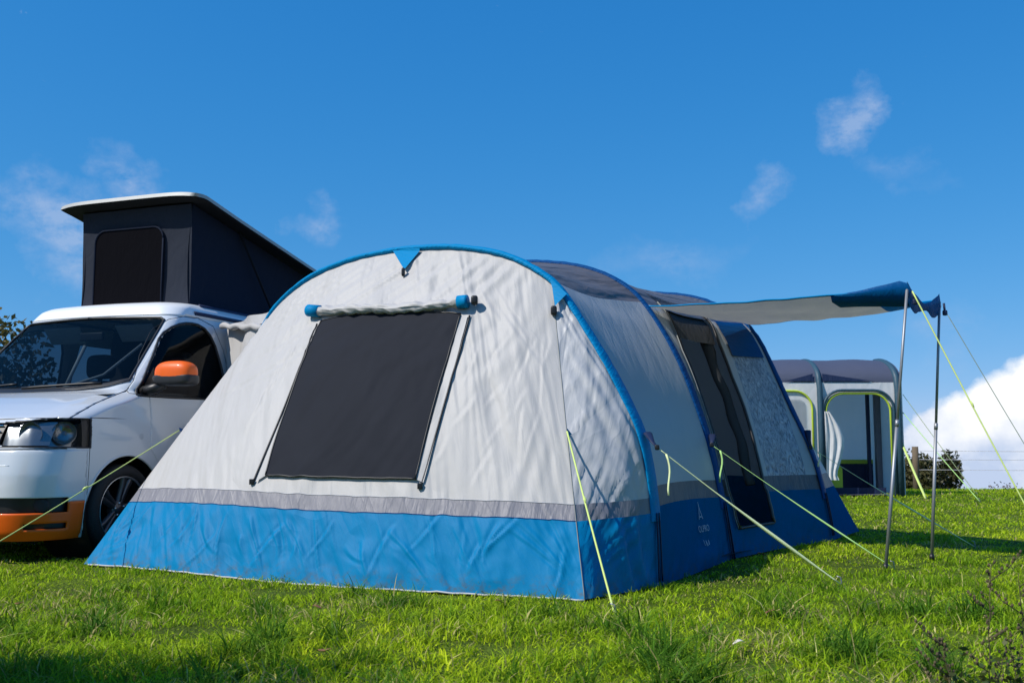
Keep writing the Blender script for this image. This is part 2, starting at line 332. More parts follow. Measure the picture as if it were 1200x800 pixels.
def noise_arr(x, y, s, off=0.0):
    return np.array([noise.noise(Vector((a * s + off, b * s - off, off))) for a, b in zip(x, y)])
def grass():
    bands = [(2.5, 4.2, 4500, 1.0), (4.2, 6.2, 3400, 1.1), (6.2, 9.5, 1900, 1.4), (9.5, 14.5, 800, 2.1), (14.5, 21, 420, 3.0)]
    X = []; Y = []; S = []
    for y0, y1, den, k in bands:
        A = 0
        w1 = y1 * .60 + .9
        n = int(den * (y1 - y0) * 2 * w1)
        x = RNG.uniform(-w1, w1, n); y = RNG.uniform(y0, y1, n)
        keep = np.abs(x) < y * .60 + .9
        X.append(x[keep]); Y.append(y[keep]); S.append(np.full(keep.sum(), k))
    X = np.concatenate(X); Y = np.concatenate(Y); S = np.concatenate(S)
    # coarse noise sampled on a lattice, then looked up
    def field(s, off):
        gx = np.arange(-16, 16, .08 / max(s, 1) * 1.5); gy = np.arange(0, 23, .08 / max(s, 1) * 1.5)
        return gx, gy
    def lut(sc_, off, step):
        gx = np.arange(-15, 15, step); gy = np.arange(1, 23, step)
        T = np.array([[noise.fractal(Vector((a * sc_ + off, b * sc_, off)), 1, 2, 3) for a in gx] for b in gy])
        xi = np.clip((X - gx[0]) / step, 0, len(gx) - 1.001); yi = np.clip((Y - gy[0]) / step, 0, len(gy) - 1.001)
        i = xi.astype(int); j = yi.astype(int); fx = xi - i; fy = yi - j
        return (T[j, i] * (1 - fx) + T[j, i + 1] * fx) * (1 - fy) + (T[j + 1, i] * (1 - fx) + T[j + 1, i + 1] * fx) * fy
    big = lut(.7, 3.3, .3); mid = lut(2.6, 9.1, .12); dry = lut(1.7, 21.7, .2); tuft = lut(6.5, 33.1, .06)
    # inside tent / van: skip
    def inside(cx, cy, ux, uy, a0, a1, b0, b1):
        dx = X - cx; dy = Y - cy; a = dx * ux + dy * uy; b = -dx * uy + dy * ux
        return (a > a0) & (a < a1) & (b > b0) & (b < b1)
    au = (.515, .857)
    ins = inside(.86, 5.98, .515, .857, -.35, 3.6, .12, 3.6)
    thin = RNG.uniform(0, 1, len(X)) < np.clip(1.0 + mid * .9 + tuft * .5, .25, 1)
    k = (~ins) & thin
    X, Y, S, big, mid, dry, tuft = [q[k] for q in (X, Y, S, big, mid, dry, tuft)]
    n = len(X)
    near = np.clip((6.5 - Y) / 3, 0, 1)
    hgt = (.027 + .034 * near) * (1 + 1.2 * np.clip(mid, -.6, 1.2) + 1.0 * np.clip(tuft, -.6, 1)) * RNG.uniform(.5, 1.35, n) * (1 + .12 * (S - 1))
    hgt = np.clip(hgt, .012, .17)
    # tall tufts in the foreground
    tt = (near > .25) & (tuft + mid > .55); hgt[tt] *= RNG.uniform(1.1, 1.7, tt.sum())
    wid = RNG.uniform(.0018, .0038, n) * S * (1 + .3 * near * (tuft > .4))
    ang = RNG.uniform(0, 2 * np.pi, n) + 1.5 * mid
    lean = RNG.uniform(.2, 1.4, n) * (1 + .2 * near); la = RNG.uniform(0, 2 * np.pi, n) + 2.5 * big
    Z = np.array([gz(a, b) for a, b in zip(X, Y)])
    dx, dy = np.cos(ang) * wid, np.sin(ang) * wid
    lx, ly = np.cos(la) * lean * hgt, np.sin(la) * lean * hgt
    def P(t, wf):
        cx = X + lx * t * t; cy = Y + ly * t * t; cz = Z - .004 + hgt * (t - .28 * lean * t * t)
        return np.stack([cx - dx * wf, cy - dy * wf, cz], 1), np.stack([cx + dx * wf, cy + dy * wf, cz], 1)
    a0, b0 = P(0, 1); a1, b1 = P(.5, .85); a2, b2 = P(.8, .5); tp, _ = P(1.0, 0)
    v = np.stack([a0, b0, a1, b1, a2, b2, tp], 1).reshape(-1, 3)
    base = np.arange(n)[:, None] * 7
    lo = (base + np.array([0, 1, 3, 2, 2, 3, 5, 4, 4, 5, 6])[None]).ravel()
    st = (np.arange(n)[:, None] * 11 + np.array([0, 4, 8])[None]).ravel(); to = np.tile([4, 4, 3], n)
    t = RNG.uniform(0, 1, n)
    c1 = np.array([.20, .36, .010]); c2 = np.array([.54, .65, .018]); c3 = np.array([.60, .52, .20]); c4 = np.array([.055, .16, .014])
    w = np.clip(.45 + .45 * big + .4 * (t - .5) + .25 * mid * -1, 0, 1)[:, None]
    c = c1 * (1 - w) + c2 * w
    dk = np.clip((tuft * .6 + mid * .7) * (.8 + 1.6 * near), 0, .88)[:, None]; c = c * (1 - dk) + c4 * dk
    isdry = RNG.uniform(0, 1, n) < np.clip(.08 + .9 * (dry - .2), .05, .6)
    c[isdry] = c3 * RNG.uniform(.5, 1.1, isdry.sum())[:, None]
    c *= RNG.uniform(.65, 1.5, n)[:, None]; c = np.minimum(c, .8)
    cc = np.repeat(c, 7, 0)
    o = soup('grass', v, lo, st, to, cc, M['grass']); o['kind'] = 'stuff'
    print('grass blades', n)
grass()

# ================================================================== MAIN TENT
UD = math.radians(31); U = V(-math.cos(UD), math.sin(UD), 0); AX = V(math.sin(UD), math.cos(UD), 0)
C0 = 1.93
def foot(px, py): return G(px, py)
F1, F2, F3 = foot(772, 681), foot(858, 655), foot(976, 634)
PR = {1: [(0, 0), (.01, .37), (.02, .52), (.08, .86), (.2, 1.1), (.31, 1.3), (.47, 1.545), (.57, 1.69), (.63, 1.79), (.70, 1.86), (.94, 2.01), (1.15, 2.09), (1.5, 2.16), (1.93, 2.185)],
      2: [(0, 0), (.03, .21), (.08, .54), (.15, .84), (.28, 1.23), (.395, 1.485), (.55, 1.74), (.70, 1.94), (.82, 2.035), (1.0, 2.135), (1.22, 2.21), (1.56, 2.27), (1.93, 2.29)],
      3: [(0, 0), (.02, .17), (.08, .52), (.16, .79), (.3, 1.09), (.44, 1.42), (.56, 1.69), (.68, 1.87), (.95, 2.06), (1.18, 2.15), (1.45, 2.2), (1.93, 2.24)]}
ZL = [0, .05, .10, .15, .20, .25, .30, .35, .40, .43, .46, .49, .55] + [.55 + .05 * i for i in range(1, 25)]   # up to 1.75
NZ = len(ZL)
def arch_pts(i, foot_):
    pr = PR[i]
    def smooth(pr):
        s = np.array([p[0] for p in pr]); z = np.array([p[1] for p in pr])
        d = np.concatenate([[0], np.cumsum(np.hypot(np.diff(s), np.diff(z)))]); t = np.linspace(0, d[-1], 160)
        S = np.interp(t, d, s); Z = np.interp(t, d, z)
        ker = np.ones(13) / 13
        Sp = np.pad(S, 6, mode='reflect', reflect_type='odd'); Zp = np.pad(Z, 6, mode='reflect', reflect_type='odd')
        Zp[-6:] = Z[-7:-1][::-1]
        return np.convolve(Sp, ker, 'valid'), np.convolve(Zp, ker, 'valid')
    S, Z = smooth(pr)
    right = [(float(np.interp(z, Z, S)), z) for z in ZL]
    s0 = right[-1][0]; m = Z > ZL[-1]
    Sr = np.concatenate([[s0], S[m]]); Zr = np.concatenate([[ZL[-1]], Z[m]])
    d = np.concatenate([[0], np.cumsum(np.hypot(np.diff(Sr), np.diff(Zr)))]); t = np.linspace(0, d[-1], 31)[1:]
    top = list(zip(np.interp(t, d, Sr), np.interp(t, d, Zr)))
    half = right + top
    full = half + [(C0 + (C0 - s) * .97, z) for s, z in half[:-1][::-1]]
    return np.array([list(foot_ + U * s + V(0, 0, z)) for s, z in full]), np.array(full)
A1, S1 = arch_pts(1, F1); A2, S2 = arch_pts(2, F2); A3, S3 = arch_pts(3, F3)
NA = len(A1)
CEN = (np.array(F1) + np.array(F3)) / 2 + np.array(U) * C0
def normals(P, outward_from):
    du = np.gradient(P, axis=1); dv = np.gradient(P, axis=0)
    n = np.cross(du, dv); n /= (np.linalg.norm(n, axis=2)[..., None] + 1e-9)
    c = P.reshape(-1, 3).mean(0)
    s = np.sign(((c - outward_from) * n.reshape(-1, 3).mean(0)).sum()) or 1
    return n * s
def displace(P, nrm, fn):
    R, C = P.shape[:2]; Q = P.copy()
    for i in range(R):
        for j in range(C):
            Q[i, j] += nrm[i, j] * fn(i, j)
    return Q
def uvgrid(P):
    R, C = P.shape[:2]
    du = np.concatenate([np.zeros((R, 1)), np.cumsum(np.linalg.norm(np.diff(P, axis=1), axis=2), axis=1)], 1)
    du = du - du.mean(axis=1, keepdims=True)
    dv = np.concatenate([np.zeros((1, C)), np.cumsum(np.linalg.norm(np.diff(P, axis=0), axis=2), axis=0)], 0)
    return np.stack([du, dv], 2)
def emit(name, P, UVg, r0, r1, c0, c1, mat, parent, swap=False):
    sub = P[r0:r1 + 1, c0:c1 + 1]; R, C = sub.shape[:2]
    f = [[i * C + j, i * C + j + 1, (i + 1) * C + j + 1, (i + 1) * C + j] for i in range(R - 1) for j in range(C - 1)]
    uv = UVg[r0:r1 + 1, c0:c1 + 1].reshape(-1, 2)
    return mk(name, sub.reshape(-1, 3), f, mat, parent, True, uv)
def folds(A_, Z_, segs):
    # sharp-crested tension folds: segs = (a0, z0, a1, z1, width, height) in metres over the cloth
    D_ = np.zeros_like(A_)
    for a0, z0, a1, z1, w, h in segs:
        dx, dz = a1 - a0, z1 - z0; l2 = dx * dx + dz * dz; l = math.sqrt(l2)
        t = ((A_ - a0) * dx + (Z_ - z0) * dz) / l2; d = ((A_ - a0) * dz - (Z_ - z0) * dx) / l + .02 * np.sin(t * 3 + a0 * 7)
        e = np.clip(np.sin(np.pi * np.clip(t, 0, 1)), 0, 1) ** .6 * ((t > 0) & (t < 1))
        ww = w * (.45 + .9 * np.clip(t, 0, 1)); x = d / ww
        D_ += h * e * (np.exp(-np.abs(x)) - .8 * np.exp(-((x - 1.3) / .8) ** 2))
    return D_
def nn(x, y, z=0.0): return noise.noise(Vector((x, y, z)))

tent = thing('awning_tent', 'large white and blue awning tent with black mesh window, pitched beside the campervan', 'tent', tuple(F1 + U * C0 + AX * 1.3))
# ---- front panel: base line to arch 1
L0, R0 = G(98, 665), G(685, 698)
iR = NZ + 2          # arch index where the corner seam meets arch 1 (right)
iL = NA - 1 - (NZ + 1)
NC = 300
topc = A1[iR:iL + 1]
td = np.concatenate([[0], np.cumsum(np.linalg.norm(np.diff(topc, axis=0), axis=1))]); td /= td[-1]
cs = np.linspace(0, 1, NC)
T = np.stack([np.interp(cs, td, topc[:, k]) for k in range(3)], 1)
B = np.stack([np.array(R0) * (1 - c) + np.array(L0) * c - np.array(AX) * (.10 * math.sin(math.pi * c)) for c in cs], 0)
for j, c in enumerate(cs): B[j, 2] = gz(B[j, 0], B[j, 1]) + .012 + .006 * math.sin(c * 9) + .010 * abs(nn(c * 14, 2, 2)) + .006 * nn(c * 40, 1, 7)
zrow = [0, .4, .49]
rn = [36, 6, 90]
rows = []
for j in range(NC):
    zt = T[j, 2]; r = []
    k1, k2 = (.39 + .0 * cs[j]) / zt, (.478 + .0 * cs[j]) / zt
    r += list(np.linspace(0, k1, rn[0] + 1)); r += list(np.linspace(k1, k2, rn[1] + 1))[1:]; r += list(np.linspace(k2, 1, rn[2] + 1))[1:]
    rows.append(r)
rows = np.array(rows).T                       # (NR, NC)
NR = rows.shape[0]
FP = B[None] * (1 - rows[..., None]) + T[None] * rows[..., None]
outd = -np.array(AX) * .93 + np.array([0, 0, .35])
for i in range(NR):
    for j in range(NC):
        r = rows[i, j]; c = cs[j]
        FP[i, j] += outd * (.10 * math.sin(math.pi * r) * math.sin(math.pi * c) ** .8 + .012 * math.sin(math.pi * r))
FPbase = FP.copy()
FN = normals(FP, CEN)
def fwr(i, j):
    c = cs[j] * 3.6; r = rows[i, j]; z = FP[i, j, 2]
    edge = min(1, 6 * cs[j], 6 * (1 - cs[j])) * min(1, (1 - r) * 12) * min(1, r * 25 + .2)
    topf = max(0, (r - .55) / .45)
    d = (.008 + .018 * topf ** 1.3) * nn((c + .35 * z) * (6 + 6 * topf), z * .9, 1.3)
    d += .012 * nn(c * 1.2, z * 1.1, 5) * 1.2
    if r < .32: d += .012 * (1 - abs(nn((c - z * 1.1) * 5.5 + 2 * nn(c * 1.5, z, 4), z * 1.0, 8)) * 2.2) * (1 - r / .34) * (.3 + 1.2 * abs(nn(c * 1.1, 0, 3))) + .003 * nn((c - z * .9) * 9, z * 2, 2)
    # pulls to the corners
    d += .010 * max(0, 1 - cs[j] / .16) * math.sin(c * 40 + z * 9 + 3 * nn(c * 4, z * 3)) * (.3 + .7 * (r < .5))
    return d * edge
FP = displace(FP, FN, fwr); FUV = uvgrid(FPbase)
rf_ = random.Random(21); sg = []
WL = 3.4
for k in range(46):      # skirt: short slanting pulls between hem and seam
    a = rf_.uniform(.05, WL - .05); z = rf_.uniform(.0, .2); l = rf_.uniform(.12, .42); th = math.radians(rf_.choice([rf_.uniform(35, 75), rf_.uniform(60, 95), rf_.uniform(105, 140)]))
    sg.append((a, z, a + l * math.cos(th), min(.42, z + l * math.sin(th)), rf_.uniform(.006, .018), rf_.uniform(.005, .014)))
for k in range(9):       # fan out of the near right corner
    th = math.radians(35 + 8 * k + rf_.uniform(-3, 3)); l = rf_.uniform(.3, .55); sg.append((.01, .02, l * math.cos(th), .02 + l * math.sin(th), .012, .009))
for k in range(5):
    th = math.radians(110 + 12 * k); l = rf_.uniform(.25, .5); sg.append((WL - .05, .02, WL - .05 + l * math.cos(th), .02 + l * math.sin(th), .012, .007))
for k in range(44):      # wall: long pulls hanging from the arch, leaning with the slope
    c_ = rf_.uniform(.06, .94); a = c_ * 2.6 + .45; l = rf_.uniform(.2, .75); th = math.radians(rf_.uniform(62, 100) if c_ > .4 else rf_.uniform(35, 80))
    zt_ = rf_.uniform(1.5, 2.1); sg.append((a, zt_, a - l * math.cos(th), zt_ - l * math.sin(th), rf_.uniform(.010, .022), rf_.uniform(.002, .006)))
for k in range(26):
    a = rf_.uniform(.1, 1.3); z = rf_.uniform(.5, 1.3); l = rf_.uniform(.2, .6); th = math.radians(rf_.uniform(30, 75)); sg.append((a, z, a - l * math.cos(th) * .6, z + l * math.sin(th), rf_.uniform(.010, .02), rf_.uniform(.002, .005)))
CS_ = cs[None, :] * WL + np.zeros((NR, 1)); FP = FP + FN * (folds(CS_, FP[..., 2], sg) * np.clip(np.minimum(cs, 1 - cs) * 40, 0, 1)[None, :])[..., None]
r1 = rn[0]; r2 = rn[0] + rn[1]
fw = emit('front_panel', FP, FUV, r2, NR - 1, 0, NC - 1, M['white'], tent)
emit('front_band', FP, FUV, r1, r2, 0, NC - 1, M['band'], tent)
fm = emit('front_mud_wall', FP, FUV, 0, r1, 0, NC - 1, M['blue'], tent)
hm = MB(); hm.tube([Vector(FP[0, j]) + V(0, 0, -.004) for j in range(0, NC, 4)], .006, 6); hm.build('hem', M['hem'], fm)
m = MB(); m.tube([Vector(FP[r2, j] + FN[r2, j] * .001) for j in range(NC)], .0025, 5); m.build('seam', M['hem'], fw)
m = MB(); m.tube([Vector(FP[r1, j] + FN[r1, j] * .001) for j in range(NC)], .0025, 5); m.build('seam', M['sleeveD'], fm)
# pixel -> front-panel surface (used only to read where things sit on the fabric)
FPpix = np.array([[project(FPbase[i, j]) for j in range(NC)] for i in range(NR)])
def finv(px, py):
    d = (FPpix[..., 0] - px) ** 2 + (FPpix[..., 1] - py) ** 2
    i, j = np.unravel_index(np.argmin(d), d.shape)
    i = min(max(i, 1), NR - 2); j = min(max(j, 1), NC - 2)
    gi = (FPpix[i + 1, j] - FPpix[i - 1, j]) / 2; gj = (FPpix[i, j + 1] - FPpix[i, j - 1]) / 2
    e = np.array([px, py]) - FPpix[i, j]; det = gi[0] * gj[1] - gi[1] * gj[0]
    di = (e[0] * gj[1] - e[1] * gj[0]) / det; dj = (gi[0] * e[1] - gi[1] * e[0]) / det
    return i + di, j + dj
def bil(A, i, j):
    i = min(max(i, 0), A.shape[0] - 1.001); j = min(max(j, 0), A.shape[1] - 1.001)
    a, b = int(i), int(j); u, v = i - a, j - b
    return A[a, b] * (1 - u) * (1 - v) + A[a + 1, b] * u * (1 - v) + A[a, b + 1] * (1 - u) * v + A[a + 1, b + 1] * u * v
def fpt(px, py, off=.006):
    i, j = finv(px, py); return Vector(bil(FP, i, j) + bil(FN, i, j) * off)
def fline(p, q, n=30, off=.006):
    return [fpt(p[0] + (q[0] - p[0]) * k / n, p[1] + (q[1] - p[1]) * k / n, off) for k in range(n + 1)]
cr = [finv(*p) for p in ((314, 558), (488, 562), (541, 370), (378, 377))]
WN = 40; WG = np.zeros((WN, WN, 3)); WB = np.zeros((WN, WN, 3))
for a in range(WN):
    for b in range(WN):
        u, v = b / (WN - 1), a / (WN - 1)
        ij = [(cr[0][k] * (1 - u) + cr[1][k] * u) * (1 - v) + (cr[3][k] * (1 - u) + cr[2][k] * u) * v for k in (0, 1)]
        WG[a, b] = bil(FP, *ij) + bil(FN, *ij) * (.017 + .003 * (1 + nn(u * 5, v * 3 + u * 2, 3)) + .002 * nn(u * 3 + v * 9, v * 4, 4))
win = emit('mesh_window', WG, uvgrid(WG), 0, WN - 1, 0, WN - 1, M['mesh'], tent)
bd = MB()
rim_ = [Vector(WG[0, b]) for b in range(WN)] + [Vector(WG[a, -1]) for a in range(WN)] + [Vector(WG[-1, b]) for b in range(WN)][::-1] + [Vector(WG[a, 0]) for a in range(WN)][::-1]
# piping round the window, and white facing strips outside it
bd = MB(); bd.tube(rim_, .006, 6); bd.build('window_piping', M['black'], win)
for (p, q) in (((372, 380), (299, 566)), ((551, 371), (494, 570))):
    z = MB(); z.tube(fline(p, q, 40, .010), .0065, 6); zo = z.build('zip', M['black'], tent)
    e = fpt(q[0] - 1, q[1], .015); k = MB(); k.box(e, (.03, .02, .035), bev=.004); k.build('zip_pull', M['black'], zo)
for (a_, b_, c_, d_) in (((374, 380), (379, 379), (315, 557), (302, 566)), ((541, 371), (549, 371), (497, 566), (488, 562))):
    s = MB(); P = []
    for k in range(21):
        t = k / 20; P.append([fpt(a_[0] + (d_[0] - a_[0]) * t, a_[1] + (d_[1] - a_[1]) * t, .014), fpt(b_[0] + (c_[0] - b_[0]) * t, b_[1] + (c_[1] - b_[1]) * t, .014)])
    s.grid(P); s.build('window_facing', M['white'], win, uv=True)
# rolled-up cover above the window
rp = []
for k in range(41):
    t = k / 40; x = 369 + (549 - 369) * t; y = 369 - 10 * t + 2.5 * math.sin(t * math.pi)
    rp.append(fpt(x, y, .045))
rr = [.033 + .010 * nn(k * .35, 2, 1) + .004 * math.sin(k * 1.9) for k in range(41)]
m = MB(); n_ = 20; P = []
for k, p in enumerate(rp):
    t = (rp[min(k + 1, 40)] - rp[max(k - 1, 0)]).normalized(); a = t.cross(V(0, 0, 1)).normalized(); b = t.cross(a)
    P.append([p + (a * math.cos(th) + b * math.sin(th)) * rr[k] * (1 + .22 * nn(th * 1.2 + k * .12, k * .25, 4)) for th in [2 * math.pi * q / n_ for q in range(n_ + 1)]])
m.grid(P, [(k * .02, q * .05) for k in range(41) for q in range(n_ + 1)])
roll = m.build('rolled_window_cover', M['white'], tent, uv=True)
for k0, k1 in ((0, 2), (38, 40)):
    c = MB(); c.tube([rp[k0] - (rp[k1] - rp[k0]) * .25, rp[k0], rp[k1]] if k0 == 0 else [rp[k0], rp[k1], rp[k1] + (rp[k1] - rp[k0]) * .2], .043, 18); c.build('roll_strap', M['sleeve'], roll)
m = MB(); m.sell(fpt(559, 358, .05), (.022, .03, .03)); m.build('toggle', M['black'], roll)
# ---- gusset between corner seam and arch 1 (right side), and its mirror
def gusset(side):
    seam_top_r = NR - 1; parts = []
    j = 0 if side == 'R' else NC - 1
    seam = FP[:, j]; ai = range(0, iR + 1) if side == 'R' else range(NA - 1, iL - 1, -1)
    arch = A1[list(ai)]
    # z-levels shared
    zt = min(seam[-1, 2], arch[-1, 2]) ; lv = [seam[i, 2] for i in range(NR)]
    lv = lv[::2]; 
    idx = list(range(0, r1 + 1, 2)) + list(range(r1 + 2, r2 + 1, 2)) + list(range(r2 + 2, NR, 2)); C = 60
    P = np.zeros((len(idx), C, 3))
    for a, i in enumerate(idx):
        z = seam[i, 2]; zn = z + .0
        # band rises a little towards the arch
        f = z / seam[-1, 2]; za = min(z * 1.0 + .03 * min(1, z / .4) * (1 - f), arch[-1, 2])
        q = np.array([np.interp(za, arch[:, 2], arch[:, k]) for k in range(3)]); q[2] = za if z > .02 else gz(q[0], q[1])
        for c in range(C):
            w = c / (C - 1); P[a, c] = seam[i] * (1 - w) + q * w
            bulge = .07 * math.sin(math.pi * w) * math.sin(math.pi * min(1, f))
            P[a, c] += np.array(U) * (-1 if side == 'R' else 1) * bulge + np.array([0, 0, 0])
    nrm = normals(P, CEN)
    def fn(i, c):
        w = c / (C - 1); z = P[i, c, 2]; e = math.sin(math.pi * w) ** .5
        return e * (.014 * math.sin(14 * w + 12 * z + 4 * nn(w * 3, z * 2, 6)) * max(0, 1 - z / 1.3) + .016 * nn(w * 7 + z * 6, z * 2 - w, 5) + .01 * nn(w * 3, z * 2, 15))
    Q = displace(P, nrm, fn); uv = uvgrid(P); rg = random.Random(5); gs = []
    for k in range(11): th = math.radians(28 + 6 * k); l = rg.uniform(.25, .75); gs.append((.0, .02 + .03 * k, l * math.cos(th), .02 + .03 * k + l * math.sin(th), .012, rg.uniform(.006, .013)))
    for k in range(12): z = rg.uniform(.5, 1.5); th = math.radians(rg.uniform(35, 70)); l = rg.uniform(.15, .4); gs.append((.0, z, l * math.cos(th), z + l * math.sin(th), .012, rg.uniform(.004, .009)))
    wc = np.linspace(0, 1, C); wid_ = np.linalg.norm(P[:, -1] - P[:, 0], axis=1)[:, None]
    Q = Q + nrm * (folds(wc[None, :] * wid_, P[..., 2], gs) * np.clip(np.minimum(wc, 1 - wc) * 10, 0, 1)[None, :])[..., None]
    n1 = len(range(0, r1 + 1, 2)) - 1; n2 = n1 + len(range(r1 + 2, r2 + 1, 2))
    nm = {'R': 'side', 'L': 'side'}[side]
    emit('gusset_mud_wall', Q, uv, 0, n1, 0, C - 1, M['blue'], tent)
    emit('gusset_band', Q, uv, n1, n2, 0, C - 1, M['band'], tent)
    emit('gusset_panel', Q, uv, n2, len(idx) - 1, 0, C - 1, M['greyn'], tent)
    return Q
GQ = gusset('R'); gusset('L')
# ---- tunnel sections
def section(Aa, Ab, nc, colw, sag):
    """rows = arch samples, cols from Aa to Ab"""
    P = np.zeros((NA, nc, 3))
    for i in range(NA):
        for j in range(nc):
            w = colw(i, j); p = Aa[i] * (1 - w) + Ab[i] * w
            t = i / (NA - 1); ctr = CEN * [1, 1, 0] + np.array([0, 0, 1.0])
            up = math.sin(math.pi * t)
            # pull the cloth in between the arches
            axp = p - CEN; a = (axp * np.array(AX)).sum(); c3 = CEN + np.array(AX) * a; c3[2] = .9
            d = c3 - p; L_ = np.linalg.norm(d) + 1e-6
            s = sag * 4 * w * (1 - w) * min(1, p[2] / .5) 
            P[i, j] = p + d / L_ * s
            if i == 0 or i == NA - 1:
                P[i, j, 2] = gz(p[0], p[1]) + .005
    return P
iB1, iB2 = ZL.index(.43), ZL.index(.55)      # band limits on the legs
ROOF0 = NZ + 2                                # roof colour starts a little above
def tunnel_parts(P, nrmfn, c0, c1, tag_=''):
    pass
# section 1-2
n12 = 46
P12 = section(A1, A2, n12, lambda i, j: j / (n12 - 1), .055)
N12 = normals(P12, CEN)
def f12(i, j):
    w = j / (n12 - 1); e = min(1, 5 * w, 5 * (1 - w)); z = P12[i, j, 2]; t = i / (NA - 1)
    d = .006 * nn(w * 4, z * 1.3, 7) + (.034 * nn(w * 2.0 + t * 9, t * 24, 9) * min(1, (z - 1.7) * 5) if z > 1.7 else 0)
    if z < .5: d += .014 * (1 - 2 * abs(nn(w * 3 + z * 3, z * 5, 12))) * (1 - z / .5)
    if z < .2: d += (.05 * nn(w * 5, z * 9, 20) + .03 * nn(w * 2, z * 14, 21)) * (1 - z / .2)
    return d * e
Q12 = displace(P12, N12, f12); U12 = uvgrid(P12)
Q12[0, :, :] = P12[0] + np.array([[0, 0, 0]])
def leg_parts(Q, Ug, c0, c1, wallmat, wall='side_wall', low=0):
    o = []
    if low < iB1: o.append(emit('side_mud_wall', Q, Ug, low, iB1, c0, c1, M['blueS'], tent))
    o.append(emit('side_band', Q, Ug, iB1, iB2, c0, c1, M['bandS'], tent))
    o.append(emit(wall, Q, Ug, iB2, ROOF0, c0, c1, wallmat, tent))
    return o
leg_parts(Q12, U12, 0, n12 - 1, M['grey'])
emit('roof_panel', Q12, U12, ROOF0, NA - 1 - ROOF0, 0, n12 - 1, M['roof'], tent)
emit('far_side_wall', Q12, U12, NA - 1 - ROOF0, NA - 1, 0, n12 - 1, M['farside'], tent)
# section 2-3: door and window; columns warped to the outlines
P23b = section(A2, A3, 80, lambda i, j: j / 79, .05)
pix23 = np.array([[project(P23b[i, j]) for j in range(80)] for i in range(NZ + 12)])
def inv23(px, py):
    d = (pix23[..., 0] - px) ** 2 + (pix23[..., 1] - py) ** 2
    i, j = np.unravel_index(np.argmin(d), d.shape); return i, j / 79
def outline(pts):
    q = sorted(inv23(*p) for p in pts); I = [a for a, b in q]; W_ = [b for a, b in q]
    return lambda i: float(np.interp(i, I, W_))
wL = outline([(783, 375), (800, 412), (818, 455), (838, 520), (852, 575), (863, 615)])
wR = outline([(832, 378), (842, 400), (856, 440), (870, 480), (884, 530), (894, 570), (905, 612)])
wA = outline([(848, 400), (862, 430), (876, 470), (890, 520), (900, 560)])
wB = outline([(885, 400), (900, 430), (915, 462), (930, 505), (945, 555)])
iD0 = ZL.index(.20); iD1 = NZ + 3
print('door', [round(wL(i), 2) for i in (4, 20, 36)], [round(wR(i), 2) for i in (4, 20, 36)], [round(wA(i), 2) for i in (12, 20, 36)], [round(wB(i), 2) for i in (12, 20, 36)])
segs = [5, 24, 6, 20, 5]
knc = np.cumsum([0] + segs)
def colw23(i, j):
    ii = i if i < NA / 2 else NA - 1 - i
    kn = [0, max(.03, wL(ii)), wR(ii), max(wR(ii) + .06, wA(ii)), min(.97, wB(ii)), 1]
    if i >= NA / 2 or ii > iD1 + 6: kn = [0, .1, .45, .55, .9, 1]
    return float(np.interp(j, knc, kn))
n23 = knc[-1] + 1
P23 = section(A2, A3, n23, colw23, .05); N23 = normals(P23, CEN)
def f23(i, j):
    w = colw23(i, j); e = min(1, 6 * w, 6 * (1 - w)); z = P23[i, j, 2]; t = i / NA
    d = .008 * nn(w * 4, z * 1.3, 17) + (.012 * nn(w * 2.5 + t * 3, t * 24, 19) if z > 1.7 else 0)
    if z < .45: d += .014 * (1 - 2 * abs(nn(w * 4 + z * 3, z * 5, 22)))
    return d * e
Q23 = displace(P23, N23, f23); U23 = uvgrid(P23)
cD0, cD1, cW0, cW1 = knc[1], knc[2], knc[3], knc[4]
leg_parts(Q23, U23, 0, cD0, M['grey'])
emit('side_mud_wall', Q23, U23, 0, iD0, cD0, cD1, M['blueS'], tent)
emit('side_wall', Q23, U23, iD1, ROOF0 + 4, cD0, cD1, M['grey'], tent)
leg_parts(Q23, U23, cD1, cW0, M['grey'])
leg_parts(Q23, U23, cW1, n23 - 1, M['grey'])
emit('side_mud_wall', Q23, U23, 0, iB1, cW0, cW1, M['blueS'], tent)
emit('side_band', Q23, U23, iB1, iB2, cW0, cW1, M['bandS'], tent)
iW1 = ZL.index(.55) + 21
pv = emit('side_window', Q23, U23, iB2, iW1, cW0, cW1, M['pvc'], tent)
fl = emit('window_blind', Q23 + N23 * .012, U23, iW1 - 1, ROOF0, cW0, cW1, M['sleeveD'], tent)
emit('side_wall', Q23, U23, iW1, ROOF0, cW0, cW1, M['grey'], tent)
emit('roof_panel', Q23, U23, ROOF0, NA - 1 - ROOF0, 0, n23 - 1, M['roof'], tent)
emit('far_side_wall', Q23, U23, NA - 1 - ROOF0, NA - 1, 0, n23 - 1, M['farside'], tent)
# door surround: zips down both edges, door mesh inner panel half open
for c, off in ((cD0, .012), (cD1, .012)):
    z = MB(); z.tube([Vector(Q23[i, c] + N23[i, c] * off) for i in range(iD0, iD1 + 1)], .010, 6); z.build('door_zip', M['black'], tent)
    z = MB(); s_ = -1 if c == cD0 else 1
    z.tube([Vector(Q23[i, c] + N23[i, c] * .014 + np.array(AX) * s_ * .03) for i in range(iD0, iD1 + 1)], .011, 6, flat=.4); z.build('door_flap_edge', M['edge'], tent)
z = MB(); z.tube([Vector(Q23[iD0, c] + N23[iD0, c] * .01) for c in range(cD0, cD1 + 1)], .010, 6); z.build('door_zip', M['black'], tent)
